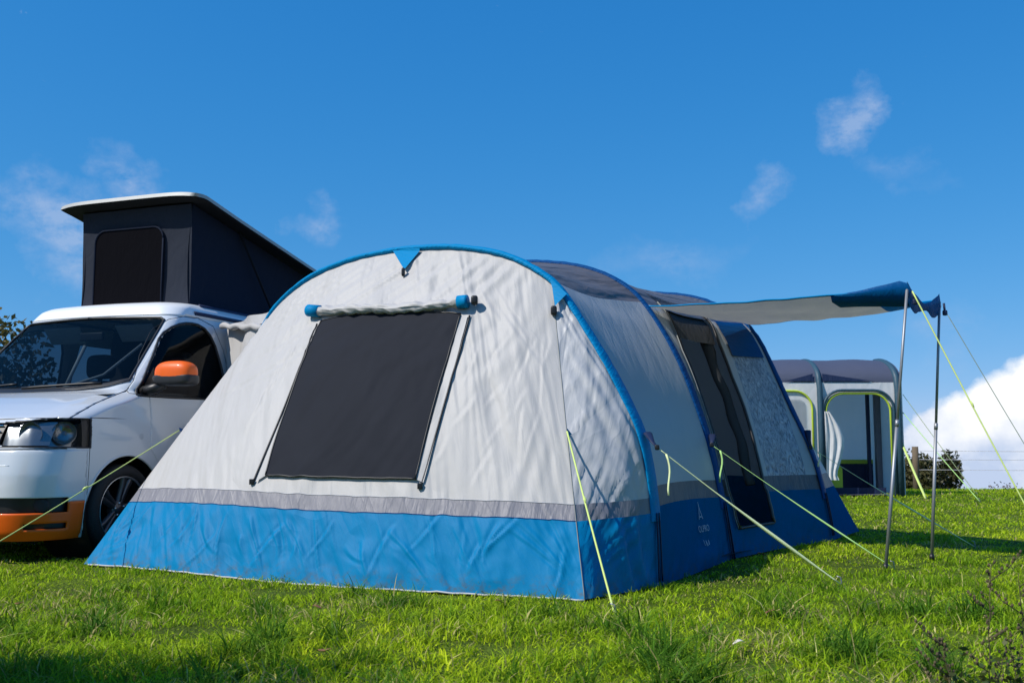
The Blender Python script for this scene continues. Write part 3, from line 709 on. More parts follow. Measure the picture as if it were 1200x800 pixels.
# door leaf: dark lower half, clear tinted upper half, set just inside the opening
DI = Q23 - N23 * .03
iDm = ZL.index(.55) + 22
m = MB(); rp_ = []
for i in range(iD1, iB2 - 2, -1):
    t = (iD1 - i) / (iD1 - iB2 + 2); rp_.append(Vector(DI[i, cD1]) - AX * (.04 + .05 * math.sin(math.pi * t) * (1 - t)) + U * (.05 + .008 * math.sin(t * 23)))
m.tube(rp_, [.055 + .004 * math.sin(k * 1.1) + .05 * max(0, 1 - k / 9) for k in range(len(rp_))], 10, flat=.5); m.build('gathered_door', M['innerD'], tent, uv=True)
emit('door_roll', Q23 - N23 * .02, U23, iDm, iD1, cD0, cD1, M['innerD'], tent)
# ---- rear panel beyond arch 3 (mirror of the front)
RR = G(1007, 623); RL = RR + U * 3.7 + AX * .25
cs2 = np.linspace(0, 1, 60)
T2 = np.stack([np.interp(cs2, np.linspace(0, 1, iL - iR + 1), A3[iR:iL + 1, k]) for k in range(3)], 1)
B2 = np.stack([np.array(RR) * (1 - c) + np.array(RL) * c for c in cs2], 0)
RP = np.stack([[B2[j] * (1 - r) + T2[j] * r for j in range(60)] for r in np.linspace(0, 1, 40)])
ru = uvgrid(RP); emit('rear_panel', RP, ru, 9, 39, 0, 59, M['grey'], tent); emit('rear_mud_wall', RP, ru, 0, 9, 0, 59, M['blueS'], tent)
# rear gusset
lv = [0, .1, .2, .3, .43, .55] + list(np.arange(.65, T2[0, 2], .1)) + [T2[0, 2] - .001]
RG = np.zeros((len(lv), 14, 3))
for a, z in enumerate(lv):
    q = np.array([np.interp(z, A3[:iR + 1, 2], A3[:iR + 1, k]) for k in range(3)]); s = B2[0] + (T2[0] - B2[0]) * (z / T2[0, 2])
    for c in range(14):
        RG[a, c] = q * (1 - c / 13) + s * (c / 13)
        RG[a, c, 2] = max(RG[a, c, 2], .01)
gu = uvgrid(RG)
emit('gusset_mud_wall', RG, gu, 0, 4, 0, 13, M['blueS'], tent); emit('gusset_band', RG, gu, 4, 5, 0, 13, M['bandS'], tent); emit('gusset_panel', RG, gu, 5, len(lv) - 1, 0, 13, M['grey'], tent)
# left rear gusset
LG = np.zeros((12, 6, 3))
for a in range(12):
    r = a / 11; ai = int(round((NA - 1) - r * (NA - 1 - iL))); s = RP[int(r * 39), 59]
    for c in range(6): LG[a, c] = A3[ai] * (1 - c / 5) + s * (c / 5)
emit('gusset_panel', LG, uvgrid(LG), 0, 11, 0, 5, M['grey'], tent)
# ---- arch sleeves (straps running over the poles)
def sleeve(A, n, mats, w=.036, zend=.34):
    i0 = next(i for i, z in enumerate(ZL) if z >= zend)
    P = []; ctr = A[NZ + 30] * [1, 1, 0]
    for i in range(i0, NA - i0):
        p = Vector(A[i]); t = Vector(A[min(i + 1, NA - 1)] - A[max(i - 1, 0)]).normalized(); nr = t.cross(AX).normalized()
        if nr.dot(p - (Vector(CEN) + AX * (p - Vector(CEN)).dot(AX) + V(0, 0, -.6))) < 0: nr = -nr
        lg = max(0.0, min(1.0, (1.75 - A[i][2]) / .45)); wd = w * (.72 + .55 * lg) * (1 + .12 * nn(i * .6, 3, n)); hh = .021 - .006 * lg + .006 * nn(i * .8, 1, n)
        P.append([p + AX * (wd * math.cos(th)) + nr * (hh * math.sin(th) - .002) for th in np.linspace(0, 2 * math.pi, 15)])
    P = np.array(P); uv = uvgrid(P)
    o = emit('arch_sleeve', P, uv, 0, len(P) - 1, 0, 14, mats, tent)
    for sgn in (0, 1):
        for k in (-1, 1):
            m = MB(); rng = range(0, i0 + 2) if sgn == 0 else range(NA - 1, NA - i0 - 3, -1)
            m.tube([Vector(A[i]) + AX * k * .018 * (1 + .5 * (i0 - min(i, NA - 1 - i)) / i0) + U * (-.014 if sgn == 0 else .014) for i in rng if 0.0 <= A[i][2]], .013, 6, flat=.35)
            m.build('pole_strap', M['navy'], o)
    return o
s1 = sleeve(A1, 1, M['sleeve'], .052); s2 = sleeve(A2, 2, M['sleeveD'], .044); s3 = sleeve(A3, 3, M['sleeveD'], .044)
# triangular tab at the crown of the front arch, corner tab and toggles
m = MB(); a, b, c = fpt(462, 296, .02), fpt(493, 296, .02), fpt(475, 318, .03)
m.add([a, b, c, a + V(0, 0, .02), b + V(0, 0, .02), (a + b) / 2 + V(0, -.02, .02)], [[0, 2, 1], [0, 1, 4, 3]]); t1 = m.build('crown_tab', M['sleeve'], tent, False, uv=True)
m = MB(); m.sell(fpt(474, 321, .03), (.012, .015, .03)); m.build('crown_toggle', M['black'], t1)
m = MB(); a, b, c, d = fpt(652, 342, .02), fpt(652, 363, .03), Vector(A1[iR - 3]) - AX * .04 - U * .03, Vector(A1[iR + 1]) - AX * .03 - U * .02
m.grid([[a.lerp(d, k / 6) for k in range(7)], [b.lerp(c, k / 6) + V(0, -.01, 0) for k in range(7)]]); t2 = m.build('corner_tab', M['sleeve'], tent, uv=True)
m = MB(); m.sell(fpt(649, 367, .03), (.02, .02, .03)); m.build('corner_toggle', M['black'], t2)
# left tab where the van-side guy rope clips on
TL = D(210, 504, 7.35)
a = Vector(A1[NA - 1 - 16])
m = MB(); m.grid([[TL, TL + V(0, 0, .02)], [a + V(0, 0, -.05), a + V(0, 0, .07)]]); m.build('guy_tab', M['sleeveD'], tent, uv=True)
# seam stitched down the corners
for P_, o_ in ((FP[:, 0], .004),):
    m = MB(); m.tube([Vector(p) for p in P_[::3]], .003, 6); m.build('corner_seam', M['edge'], tent)
# ---- groundsheet and inner wall seen through the door
m = MB(); q = [F1 + U * .1, F3 + U * .1, F3 + U * 3.6, F1 + U * 3.6]
m.add([p + V(0, 0, .045) for p in q], [[0, 1, 2, 3]]); m.build('groundsheet', M['groundsheet'], tent, False, uv=True)
def inner(px, py, dep=2.5):
    p0 = F2 + U * dep; n = U; r_ = ray(px, py); o = V(0, 0, H); t = (p0 - o).dot(n) / r_.dot(n); return o + r_ * t
def ipatch(name, q, mat, dep, wav=.02):
    A_ = [inner(*p, dep) for p in q]; P = []
    for a in range(16):
        v = a / 15; P.append([(A_[0].lerp(A_[1], u)).lerp(A_[3].lerp(A_[2], u), v) + U * (wav * math.sin(u * 30 + v * 3) + wav * nn(u * 5, v * 3, dep)) for u in np.linspace(0, 1, 24)])
    m = MB(); m.grid(P, [(u * 1.0, v * 1.2) for v in np.linspace(0, 1, 16) for u in np.linspace(0, 1, 24)]); return m.build(name, M[mat], tent, uv=True)
ipatch('inner_window', ((778, 398), (846, 416), (872, 520), (800, 520)), 'innerblue', 2.5, .008)
ipatch('bedroom_curtain', ((846, 425), (905, 440), (935, 548), (862, 548)), 'inner', 2.45, .03)
ipatch('bedroom_curtain', ((790, 510), (868, 510), (872, 548), (800, 548)), 'inner', 2.47, .03)
ipatch('inner_mud_wall', ((740, 546), (960, 546), (960, 600), (740, 600)), 'groundsheet', 2.4, .01)
# small printed mark on the mud wall: a peak, a word, three symbols
def s12(wj, zi, off=.006): return Vector(bil(Q12, zi, wj) + bil(N12, zi, wj) * off)
jx = n12 * .60; m = MB()
def bar(p, q, w=.004):
    a, b = s12(*p, .012), s12(*q, .012); t = (b - a).normalized(); nr = Vector(bil(N12, p[1], p[0])); s = t.cross(nr).normalized() * w
    m.add([a - s, a + s, b + s, b - s], [[0, 1, 2, 3]])
for grp in ((((jx, 5.9), (jx + 1.2, 7.4)), ((jx + 1.2, 7.4), (jx + 2.4, 5.9)), ((jx + 1.2, 7.4), (jx + 1.2, 8.2)), ((jx + .6, 6.2), (jx + 1.8, 6.2))),
             (((jx + .2, 2.6), (jx + .2, 3.3)),), (((jx + 1.2, 2.5), (jx + 1.6, 3.2)), ((jx + 1.6, 3.2), (jx + 2.0, 2.5))), (((jx + 2.8, 2.6), (jx + 3.2, 3.2)), ((jx + 3.2, 3.2), (jx + 3.2, 2.6)))):
    m = MB()
    for a, b in grp: bar(a, b)
    m.build('printed_mark', M['logo'], tent, False)
cu = bpy.data.curves.new('word', 'FONT'); cu.body = 'OLPRO'; cu.size = .062; cu.align_x = 'CENTER'
to = bpy.data.objects.new('tmp', cu); COL.objects.link(to); dg_ = bpy.context.evaluated_depsgraph_get(); me = bpy.data.meshes.new_from_object(to.evaluated_get(dg_)); bpy.data.objects.remove(to)
p0 = s12(jx + 1.4, 4.3, .014); px_ = (s12(jx + 4, 4.3, 0) - s12(jx, 4.3, 0)).normalized(); pn = Vector(bil(N12, 4.3, jx)); pu = pn.cross(px_).normalized()
mk('printed_word', [p0 + px_ * v.co.x + pu * v.co.y for v in me.vertices], [list(p.vertices) for p in me.polygons], M['logo'], tent, False)

# ---- door canopy
O1t = D(1063, 338, 6.62); O2t = D(1101, 352, 7.12)
iC = NZ - 2
Ca = Vector(Q23[iD1, 1]) + V(0, 0, .02); Cb = Vector(A3[NZ + 1]) + V(0, 0, .03)
Ca = Vector(A2[NZ + 1]); 
def can(u, v, off=0.0):
    inn = Ca.lerp(Cb, v); out_ = O1t.lerp(O2t, v)
    p = inn.lerp(out_, u)
    p.z -= .045 * math.sin(math.pi * v) * math.sin(math.pi * u * .9) + .05 * math.sin(math.pi * v) * u + .018 * math.sin(math.pi * u)
    p.z += .02 * nn(u * 4, v * 4, 31) + .008 * nn(u * 11, v * 9, 3) + off
    return p
CN = 40; K = int(CN * .83)
P = np.array([[list(can(a / (CN - 1), b / 19)) for b in range(20)] for a in range(CN)]); uv = uvgrid(P)
M['canopy'] = fabric('canopy_beige', (.40, .39, .37), .6, .32, fold=(2, 3), fold_d=.02)
emit('door_canopy', P, uv, 0, K, 0, 19, M['canopy'], tent)
cb = emit('canopy_border', P, uv, K, CN - 1, 0, 19, M['canopyblue'], tent)
# blue binding along the near edge and folded peak / valance at the outer edge
m = MB(); m.tube([Vector(P[a, 0]) + V(0, 0, .004) for a in range(CN)], .006, 6); m.build('canopy_binding', M['sleeve'], tent)
m = MB(); m.tube([Vector(P[a, 19]) + V(0, 0, .004) for a in range(CN)], .006, 6); m.build('canopy_binding', M['sleeve'], tent)
Pk = []
for a in range(12):
    t = a / 11; u = .72 + .28 * t; p = can(u, 0)
    h_ = .105 * t ** 1.2 * (1 if t < .98 else .6)
    Pk.append([p + V(0, 0, h_ * .6), p + V(.01, -.02, 0), can(u - .01, .10) + V(0, -.02, -.035 * (.3 + t)), can(u, .22) + V(0, 0, -.05 * (.2 + t))])
Pk = np.array(Pk); emit('canopy_peak', Pk, uvgrid(Pk), 0, 11, 0, 3, M['canopyblue'], tent)
Vl = []
for b in range(20):
    v = b / 19; p = can(1, v); dz = .075 + .03 * math.sin(v * 9) + .03 * nn(v * 6, 2, 2)
    Vl.append([p + V(0, 0, .05 * abs(v - .5) * 2), p + V(.015, .01, -dz * .5), p + V(0.005, .02, -dz)])
Vl = np.array(Vl); emit('canopy_valance', Vl, uvgrid(Vl), 0, 19, 0, 2, M['canopyblue'], tent)
for p, off in ((O1t, V(.05, -.0, -.09)), (O2t, V(.035, 0, -.09))):
    m = MB(); m.tube([p + V(.03, 0, -.02), p + off], .008, 6); m.sell(p + off, (.016, .012, .02)); m.build('canopy_toggle', M['navy'], tent)
# tunnel that links the tent to the van
bx, by = -.5 * 1, -.866
VO = V(-3.734, 7.718, 0); VA = math.radians(20); VF = V(-math.sin(VA), -math.cos(VA), 0); VL = V(math.cos(VA), -math.sin(VA), 0)
def vl(x, y, z): return VO + VF * x + VL * y + V(0, 0, z)
m = MB(); P = []
for k in range(24):
    t = k / 23; row = []
    for q in range(14):
        s = q / 13
        a = vl(-1.24 - 1.3 * t, .84, 1.86); b = Vector(A1[iL + 2]).lerp(Vector(A2[iL + 2]), t * .85)
        p = a.lerp(b, s); p.z -= .05 * math.sin(math.pi * s) + .012 * nn(t * 9, s * 5, 3); row.append(p)
    P.append(row)
m.grid(P, [(t * .05, s * .05) for t in range(24) for s in range(14)]); m.build('link_tunnel_roof', M['white'], tent, uv=True)
m = MB(); P = []
for k in range(30):
    z = 1.84 * (1 - k / 29); row = []
    for q in range(20):
        s = q / 19; a = vl(-1.28, .86 + .07 * (z < 1.3), z)
        ii = NA - 1 - int(np.interp(z, ZL, range(NZ))); b = Vector(A1[ii]) + AX * .05; b.z = z
        p = a.lerp(b, s) + AX * (.05 * math.sin(s * 9 + z * 3) * math.sin(math.pi * s) + .03 * nn(s * 6 + z * 4, z * 3, 5)); row.append(p)
    P.append(row)
m.grid(P, [(s * .04, k * .065) for k in range(30) for s in range(20)]); m.build('link_tunnel_curtain', M['white'], tent, uv=True)
m = MB(); P = [vl(-1.24, .85, 1.87).lerp(Vector(A1[iL + 2]), k / 20) + V(0, -.03, -.05 + .008 * math.sin(k)) for k in range(21)]
m.tube(P, [.026 + .004 * math.sin(k * 1.3) for k in range(21)], 12); m.build('link_tunnel_roll', M['white'], tent, uv=True)

# ---- poles
def pole(px0, py0, top, label):
    b = G(px0, py0); o = thing('canopy_pole', label, 'pole', tuple(b), group='steel poles holding up the door canopy')
    mid = b.lerp(top, .52)
    m = MB(); m.tube([b, mid], .0115, 14); m.build('lower_tube', M['steel'], o)
    m = MB(); m.tube([mid - (top - b).normalized() * .02, top + V(0, 0, .02)], .0095, 14); m.build('upper_tube', M['steel'], o)
    m = MB(); m.tube([mid - (top - b).normalized() * .03, mid + (top - b).normalized() * .015], .0135, 14); m.build('collar', M['steel'], o)
    m = MB(); m.tube([b + V(0, 0, -.01), b + V(0, 0, .03)], .017, 12); m.build('foot_cap', M['black'], o)
pole(1038, 666, O1t + V(.0, 0, -.02), 'left, nearer steel pole under the blue tip of the door canopy')
pole(1092, 654, O2t + V(0, 0, -.03), 'right, farther steel pole under the blue tip of the door canopy')

# ---- guy ropes
def rope(p, q, label, r=.004, mat='rope', sl=.4, flat=None, tail=None, group=None, sag=.01, peg=True, widen=False, catg='guy rope', slider=True):
    p, q = Vector(p), Vector(q)
    o = thing('guy_rope', label, catg, tuple(q), group=group)
    pts = []
    for k in range(25):
        t = k / 24; v = p.lerp(q, t); v.z -= sag * math.sin(math.pi * t); pts.append(v)
    m = MB()
    if flat:
        rs = [r * (.28 + .72 * math.exp(-((k / 24 - .66) / .24) ** 2)) if widen else r for k in range(25)]
        m.tube(pts, rs, 8, flat=flat)
    else: m.tube(pts, r, 8)
    m.build('cord', M[mat], o)
    if slider:
        s = p.lerp(q, sl); d = (q - p).normalized()
        m = MB(); m.tube([s - d * .025, s, s + d * .025], [.004, .0105, .004], 8, flat=.6); m.build('slider', M[mat], o)
    if tail:
        m = MB(); a = p.lerp(q, .05)
        pp = [a + Vector(tail) * t + V(.012 * math.sin(t * 5), 0, 0) for t in np.linspace(0, 1, 8)]
        m.tube(pp, .017, 8, flat=.35); m.build('loose_tail', M[mat], o)
    if peg:
        d = (q - p).normalized()
        m = MB(); m.tube([q + V(-.02, 0, .045), q + V(.0, 0, .04), q + V(0.006, 0, .01), q + V(.02, .02, -.10)], .004, 6); m.build('peg', M['steel'], o)
    return o
GR = 'lime guy ropes of the blue and white tent'
rope(TL, V(-3.17, 5.28, 0), 'lime guy rope crossing in front of the campervan wheel', .0034, sl=.42, group=GR)
cs_ = fpt(668, 508, .02)
rope(cs_, G(720, 718), 'lime guy rope pegged at the near corner of the tent, by the blue corner', .0055, sl=.42, group=GR)
m = MB(); cc = Vector(FP[r2 + 22, 0]); m.add([cs_ + V(0, 0, .02), cs_ + V(0, 0, -.02), cc + V(.12, .1, -.14), cc + V(.02, .02, .06)], [[0, 1, 2, 3]]); m.build('corner_guy_patch', M['sleeve'], tent, False, uv=True)
def tabrope(A, F_, zi, tabpx, endpx, label, mat, r, tail=None, widen=True):
    t = D(tabpx[0], tabpx[1], Vector(A[zi]).y - .12)
    m = MB(); a = Vector(A[zi + 1]) - U * .03; b = t
    m.tube([a + V(0, 0, .02), a.lerp(b, .5), b], [.03, .016, .009], 6, flat=.4); m.build('guy_tab', M['navy'], tent)
    m = MB(); m.sell(t, (.014, .012, .016)); m.build('guy_buckle', M['black'], tent)
    return rope(t, G(*endpx), label, r, mat, flat=.7, tail=tail, group=GR, widen=widen, slider=False)
tabrope(A1, F1, ZL.index(.55) + 5, (770, 524), (985, 684), 'wide pale lime webbing guy strap from the first arch, with a loose tail hanging', 'web', .015, (.02, -.02, -.24))
tabrope(A2, F2, ZL.index(.55) + 5, (834, 521), (1047, 665), 'green webbing guy strap across the tent door', 'webg', .009, (.0, -.02, -.22))
tabrope(A3, F3, ZL.index(.55) + 6, (950, 524), (1142, 640), 'thin green guy strap from the last arch of the tent', 'web', .010, (.0, -.02, -.12))
rope(O1t + V(.03, -.01, -.02), V(3.30, 6.05, 0), 'pale lime guy rope running from the nearer canopy pole to the right', .0048, sl=.42, group=GR)
rope(O2t + V(.03, -.0, -.06), V(3.98, 6.9, 0), 'thin greyish guy rope running from the farther canopy pole to the right', .0028, 'cordgrey', sl=.62, group=GR)

# ================================================================== CAMPERVAN
van = thing('campervan', 'silver-white campervan with orange bumper and mirror and a raised pop-top roof', 'campervan', tuple(VO), math.atan2(VF.y, VF.x))
def lp(name, mb_, mat, parent=van, smooth=True, uv=False): return mb_.build(name, M[mat] if isinstance(mat, str) else mat, parent, smooth, True, uv)
KEY = [(.16, .84, .90, .10, .26), (.22, .88, .925, .11, .27), (.32, .905, .94, .12, .28), (.44, .91, .95, .12, .28), (.60, .905, .958, .12, .28), (.74, .875, .96, .12, .28),
       (.86, .83, .96, .12, .28), (.95, .79, .957, .13, .27), (.975, .765, .955, .13, .27), (1.0, .715, .953, .135, .265), (1.04, .62, .95, .15, .26), (1.09, .49, .948, .17, .25),
       (1.14, .34, .944, .20, .24), (1.18, .20, .94, .20, .22), (1.205, .10, .936, .19, .20), (1.28, .005, .925, .15, .15), (1.5, -.235, .875, .12, .12), (1.7, -.44, .82, .10, .11), (1.82, -.56, .785, .09, .10),
       (1.86, -.595, .775, .09, .12), (1.90, -.62, .765, .09, .14), (1.94, -.65, .75, .09, .16), (1.97, -.70, .72, .09, .18), (1.99, -.78, .68, .08, .2), (2.005, -.92, .60, .08, .2), (2.01, -1.3, .35, .04, .1), (2.01, -1.9, .02, 0, .01)]
KA = np.array(KEY)
def keyz(z):
    return [float(np.interp(z, KA[:, 0], KA[:, k])) for k in range(1, 5)]
tt = []
for a in range(len(KEY) - 1):
    dz = KEY[a + 1][0] - KEY[a][0]; dx = abs(KEY[a + 1][1] - KEY[a][1]); n = max(2, int(math.hypot(dz, dx) / .013))
    if a > 22: n = 3
    for k in range(n): tt.append(a + k / n)
tt.append(len(KEY) - 1)
rowsv = []
for t in tt:
    a = min(int(t), len(KEY) - 2); f = t - a
    # catmull-ish smoothing
    P0 = KA[max(a - 1, 0)]; P1 = KA[a]; P2 = KA[a + 1]; P3 = KA[min(a + 2, len(KEY) - 1)]
    lin = P1 * (1 - f) + P2 * f
    cm = .5 * ((2 * P1) + (-P0 + P2) * f + (2 * P0 - 5 * P1 + 4 * P2 - P3) * f * f + (-P0 + 3 * P1 - 3 * P2 + P3) * f ** 3)
    rowsv.append(lin * .5 + cm * .5)
N1, N2, N3, N4 = 46, 26, 150, 14
BW = np.zeros((len(rowsv), N1 + N2 + N3 + N4, 3)); XC = []
for i, (z, Xf, W, c, R) in enumerate(rowsv):
    XR = -3.95 + .12 * max(0, z - 1) ** 1.5
    R = min(R, W); k = 0
    for j in range(N1):
        y = (W - R) * j / N1; BW[i, k] = (Xf - c * (y / W) ** 2, y, z); k += 1
    for j in range(N2):
        ph = math.pi / 2 * j / (N2 - 1); y = W - R + R * math.sin(ph); BW[i, k] = (Xf - c * (y / W) ** 2 - R * (1 - math.cos(ph)), y, z); k += 1
    xc = Xf - c - R; XC.append(xc)
    for j in range(1, N3 + 1):
        x = xc + (-1.35 - xc) * (j / N3); yy = W + .012 * math.sin(math.pi * max(0, min(1, (xc - x) / 4))) * (1 if z < 1.2 else 0); BW[i, k] = (x, yy, z); k += 1
    for j in range(1, N4 + 1):
        t = j / N4
        if t <= .8: BW[i, k] = (-1.35 + (XR + 1.35) * t / .8, W, z)
        else: BW[i, k] = (XR - .06 * math.sin((t - .8) / .2 * math.pi / 2), W * (1 - (t - .8) / .2), z)
        k += 1
cS = N1 + N2
# regions
win_poly = [(-.11, 1.17), (-.32, 1.43), (-.50, 1.645), (-.56, 1.70), (-.64, 1.75), (-.73, 1.785), (-.82, 1.805), (-.90, 1.812), (-.98, 1.81), (-1.06, 1.785), (-1.12, 1.73), (-1.16, 1.64), (-1.19, 1.45), (-1.20, 1.17)]
door_poly = [(-.23, 1.168), (-.23, .78), (-.44, .52), (-.47, .26), (-1.28, .26), (-1.28, 1.17), (-1.26, 1.62), (-1.19, 1.82), (-1.0, 1.868), (-.80, 1.86), (-.66, 1.82), (-.49, 1.70), (-.285, 1.455), (-.07, 1.185)]
ws_poly = [(0, 1.205), (.5, 1.215), (.70, 1.245), (.83, 1.285), (.825, 1.30), (.720, 1.815), (.68, 1.835), (0, 1.85), (-.5, 1.85), (-.5, 1.2)]
def inpoly(x, y, p):
    c = False; j = len(p) - 1
    for i in range(len(p)):
        if (p[i][1] > y) != (p[j][1] > y) and x < (p[j][0] - p[i][0]) * (y - p[i][1]) / (p[j][1] - p[i][1]) + p[i][0]: c = not c
        j = i
    return c
def nearest(x, y, p, closed=True):
    best = (9, x, y)
    for i in range(len(p) if closed else len(p) - 1):
        a = p[i]; b = p[(i + 1) % len(p)]; dx, dy = b[0] - a[0], b[1] - a[1]; l2 = dx * dx + dy * dy
        t = max(0, min(1, ((x - a[0]) * dx + (y - a[1]) * dy) / l2)); qx, qy = a[0] + dx * t, a[1] + dy * t
        d = math.hypot(x - qx, y - qy)
        if d < best[0]: best = (d, qx, qy)
    return best
AR = .395
arcp = [(AR * math.cos(t), .33 + AR * math.sin(t)) for t in np.linspace(-.6, math.pi + .6, 60)]
HLT = lambda y: float(np.interp(y, [.6, .72, .85, .96], [.955, .965, .985, .985]))
lines_front = [(ws_poly, True), ([(.70, .79), (.80, .78), (1.1, .775)], False), ([(.70, .955), (.72, .965), (.85, .985), (1.1, .985)], False), ([(0, .345), (1.1, .345)], False), ([(0, .445), (1.1, .445)], False), ([(0, .275), (1.1, .275)], False), ([(0, .235), (1.1, .235)], False), ([(0, .765), (1.1, .765)], False), ([(0, .95), (.7, .95)], False)]
for i in range(BW.shape[0]):
    for j in range(N1 + 8, N1 + N2 + N3):
        x, y, z = BW[i, j]
        if j < cS - 2:
            if z > 1.1:
                d, qx, qz = nearest(x, z, win_poly)
                if d < .0065: BW[i, j, 0] = qx; BW[i, j, 2] = qz
            continue
        if x > .36:
            for zz in (.415, .765, .775, .985):
                if abs(z - zz) < .0065: BW[i, j, 2] = zz; break
            if abs(x - .372) < .006 and .77 < z < .99: BW[i, j, 0] = .372
            if abs(x - .402) < .006 and z < .77: BW[i, j, 0] = .402
for i in range(BW.shape[0]):
    for j in range(N1 + N2 + N3):
        x, y, z = BW[i, j]
        if j >= cS - 2:
            if z > 1.1 or x < .45:
                for p in (win_poly, arcp):
                    d, qx, qz = nearest(x, z, p, p is not arcp)
                    if d < .0065: BW[i, j, 0] = qx; BW[i, j, 2] = qz; break
        else:
            for p, cl in lines_front:
                d, qy, qz = nearest(y, z, p, cl)
                if d < .0065: 
                    if j > 0: BW[i, j, 1] = qy
                    BW[i, j, 2] = qz; break
def bonnet_y(z): return float(np.interp(z, [.975, 1.0, 1.06, 1.13, 1.2], [.90, .90, .885, .86, .845]))
def cls(j, x, y, z):
    if math.hypot(x, z - .33) < AR and j >= N1 + N2 // 2: return None
    if math.hypot(x + 3.0, z - .33) < AR and y > .8: return None
    if x > .372 and y > .56 and .777 < z < HLT(y) and z > float(np.interp(y, [.56, .8], [.79, .78])): return 'headlight'
    if N1 + 8 <= j < cS - 1 and z > 1.15:
        if inpoly(x, z, win_poly): return 'door_window'
        if inpoly(x, z, door_poly): return 'front_door'
    if j >= cS - 1:
        if inpoly(x, z, win_poly): return 'door_window'
        if inpoly(x, z, door_poly): return 'front_door'
        if z > 1.87: return 'cab_roof'
        if -3.6 < x < -1.36 and 1.2 < z < 1.72: return 'side_window'
        if x > .40 and z < .765: return 'orange' if z < .415 else 'front_bumper'
        return 'body'
    if inpoly(y, z, ws_poly) and z > 1.1: return 'windscreen'
    if z > 1.86: return 'cab_roof'
    if z > .97 and z < 1.21 and y < bonnet_y(z): return 'bonnet'
    if .765 < z < .95 and y < .56: return 'grille'
    if z < .765:
        if j < cS - 3:
            if z < .345: return 'slot' if (.235 < z < .275 and .79 < y < .93) else 'orange'
            if z < .445: return 'intake'
            return 'front_bumper'
        return 'orange' if z < .415 else 'front_bumper'
    return 'body'
REG = {}
R_, C_ = BW.shape[:2]
for i in range(R_ - 1):
    for j in range(C_ - 1):
        c = (BW[i, j] + BW[i + 1, j] + BW[i, j + 1] + BW[i + 1, j + 1]) / 4
        k = cls(j, *c)
        if k: REG.setdefault(k, []).append((i, j))
BN = np.cross(np.gradient(BW, axis=1), np.gradient(BW, axis=0)); BN /= np.linalg.norm(BN, axis=2)[..., None] + 1e-9
if BN[30, 5, 0] < 0: BN = -BN
def patch(keys, off=0.0, side=0):
    """side 0: both halves, 1: visible (left of van), -1: other"""
    v = []; f = []; idx = {}
    for sgn in ((1, -1) if side == 0 else (side,)):
        for kk in keys:
            for i, j in REG.get(kk, []):
                q = []
                for a, b in ((i, j), (i, j + 1), (i + 1, j + 1), (i + 1, j)):
                    if (a, b, sgn) not in idx:
                        if sgn == -1 and b == 0 and (a, b, 1) in idx: q.append(idx[(a, b, 1)]); continue
                        p = BW[a, b] + BN[a, b] * off; idx[(a, b, sgn)] = len(v); v.append((p[0], p[1] * sgn, p[2]))
                    q.append(idx[(a, b, sgn)])
                f.append(q if sgn == 1 else q[::-1])
    return v, f
def vp(name, keys, mat, off=0.0, side=0, parent=van, thick=0.0):
    v, f = patch(keys, off, side); o = mk(name, v, f, M[mat], parent, True, None, True)
    if thick:
        s = o.modifiers.new('s', 'SOLIDIFY'); s.thickness = thick; s.offset = -1
    return o
body = vp('body_shell', ['body'], 'paint')
vp('cab_roof', ['cab_roof'], 'cap', .006, thick=.01)
bon = vp('bonnet', ['bonnet'], 'paint', .002, thick=.012)
dr = vp('front_door', ['front_door'], 'paint', .001, 1, thick=.012); dr2 = vp('front_door', ['front_door'], 'paint', .001, -1, thick=.012)
vp('window', ['door_window'], 'glassS', -.008, 1, dr); vp('window', ['door_window'], 'glassS', -.008, -1, dr2)
vp('side_window', ['side_window'], 'glassS', .0, 1); vp('side_window', ['side_window'], 'glassS', .0, -1)
ws = vp('windscreen', ['windscreen'], 'glass', -.004)
bu = vp('front_bumper', ['front_bumper'], 'paint', .0, thick=.01)
vp('bumper_spoiler', ['orange'], 'orange', .004, parent=bu, thick=.012); vp('lower_slot', ['slot'], 'black', -.02, 1, bu); vp('lower_slot', ['slot'], 'black', -.02, -1, bu); vp('air_intake', ['intake'], 'black', -.035, parent=bu)
gr = vp('grille', ['grille'], 'black', -.015)
# black surround of side window + windscreen, seams
def side_y(x, z):
    Xf, W, c, R = keyz(z); xc = Xf - c - R
    if x <= xc: return W
    lo, hi = 0.0, math.pi / 2
    for _ in range(24):
        ph = (lo + hi) / 2; y = W - R + R * math.sin(ph)
        if Xf - c * (y / W) ** 2 - R * (1 - math.cos(ph)) > x: lo = ph
        else: hi = ph
    return W - R + R * math.sin(lo)
def sideline(pts, off=.001, sgn=1):
    out = []
    for x, z in pts:
        out.append(V(x, (side_y(x, z) + off) * sgn, z))
    return out
def dens(p, closed=False, step=.03):
    o = []; n = len(p)
    for i in range(n if closed else n - 1):
        a, b = p[i], p[(i + 1) % n]; k = max(1, int(math.hypot(a[0] - b[0], a[1] - b[1]) / step))
        o += [(a[0] + (b[0] - a[0]) * t / k, a[1] + (b[1] - a[1]) * t / k) for t in range(k)]
    if not closed: o.append(p[-1])
    else: o.append(p[0])
    return o
for sgn, dd in ((1, dr), (-1, dr2)):
    m = MB(); m.tube(sideline(dens(win_poly, True), -.002, sgn), .011, 8); m.build('window_seal', M['black'], dd, True, True)
    m = MB(); m.tube(sideline(dens(door_poly, True), -.001, sgn), .0035, 6); m.build('door_gap', M['black'], dd, True, True)
def frontpt(y, z, off=0.0):
    Xf, W, c, R = keyz(z); ay = min(abs(y), W)
    x = Xf - c * (ay / W) ** 2
    if ay > W - R: s = (ay - (W - R)) / R; x -= R * (1 - math.sqrt(max(0, 1 - s * s)))
    return V(x + off, y, z)
m = MB()
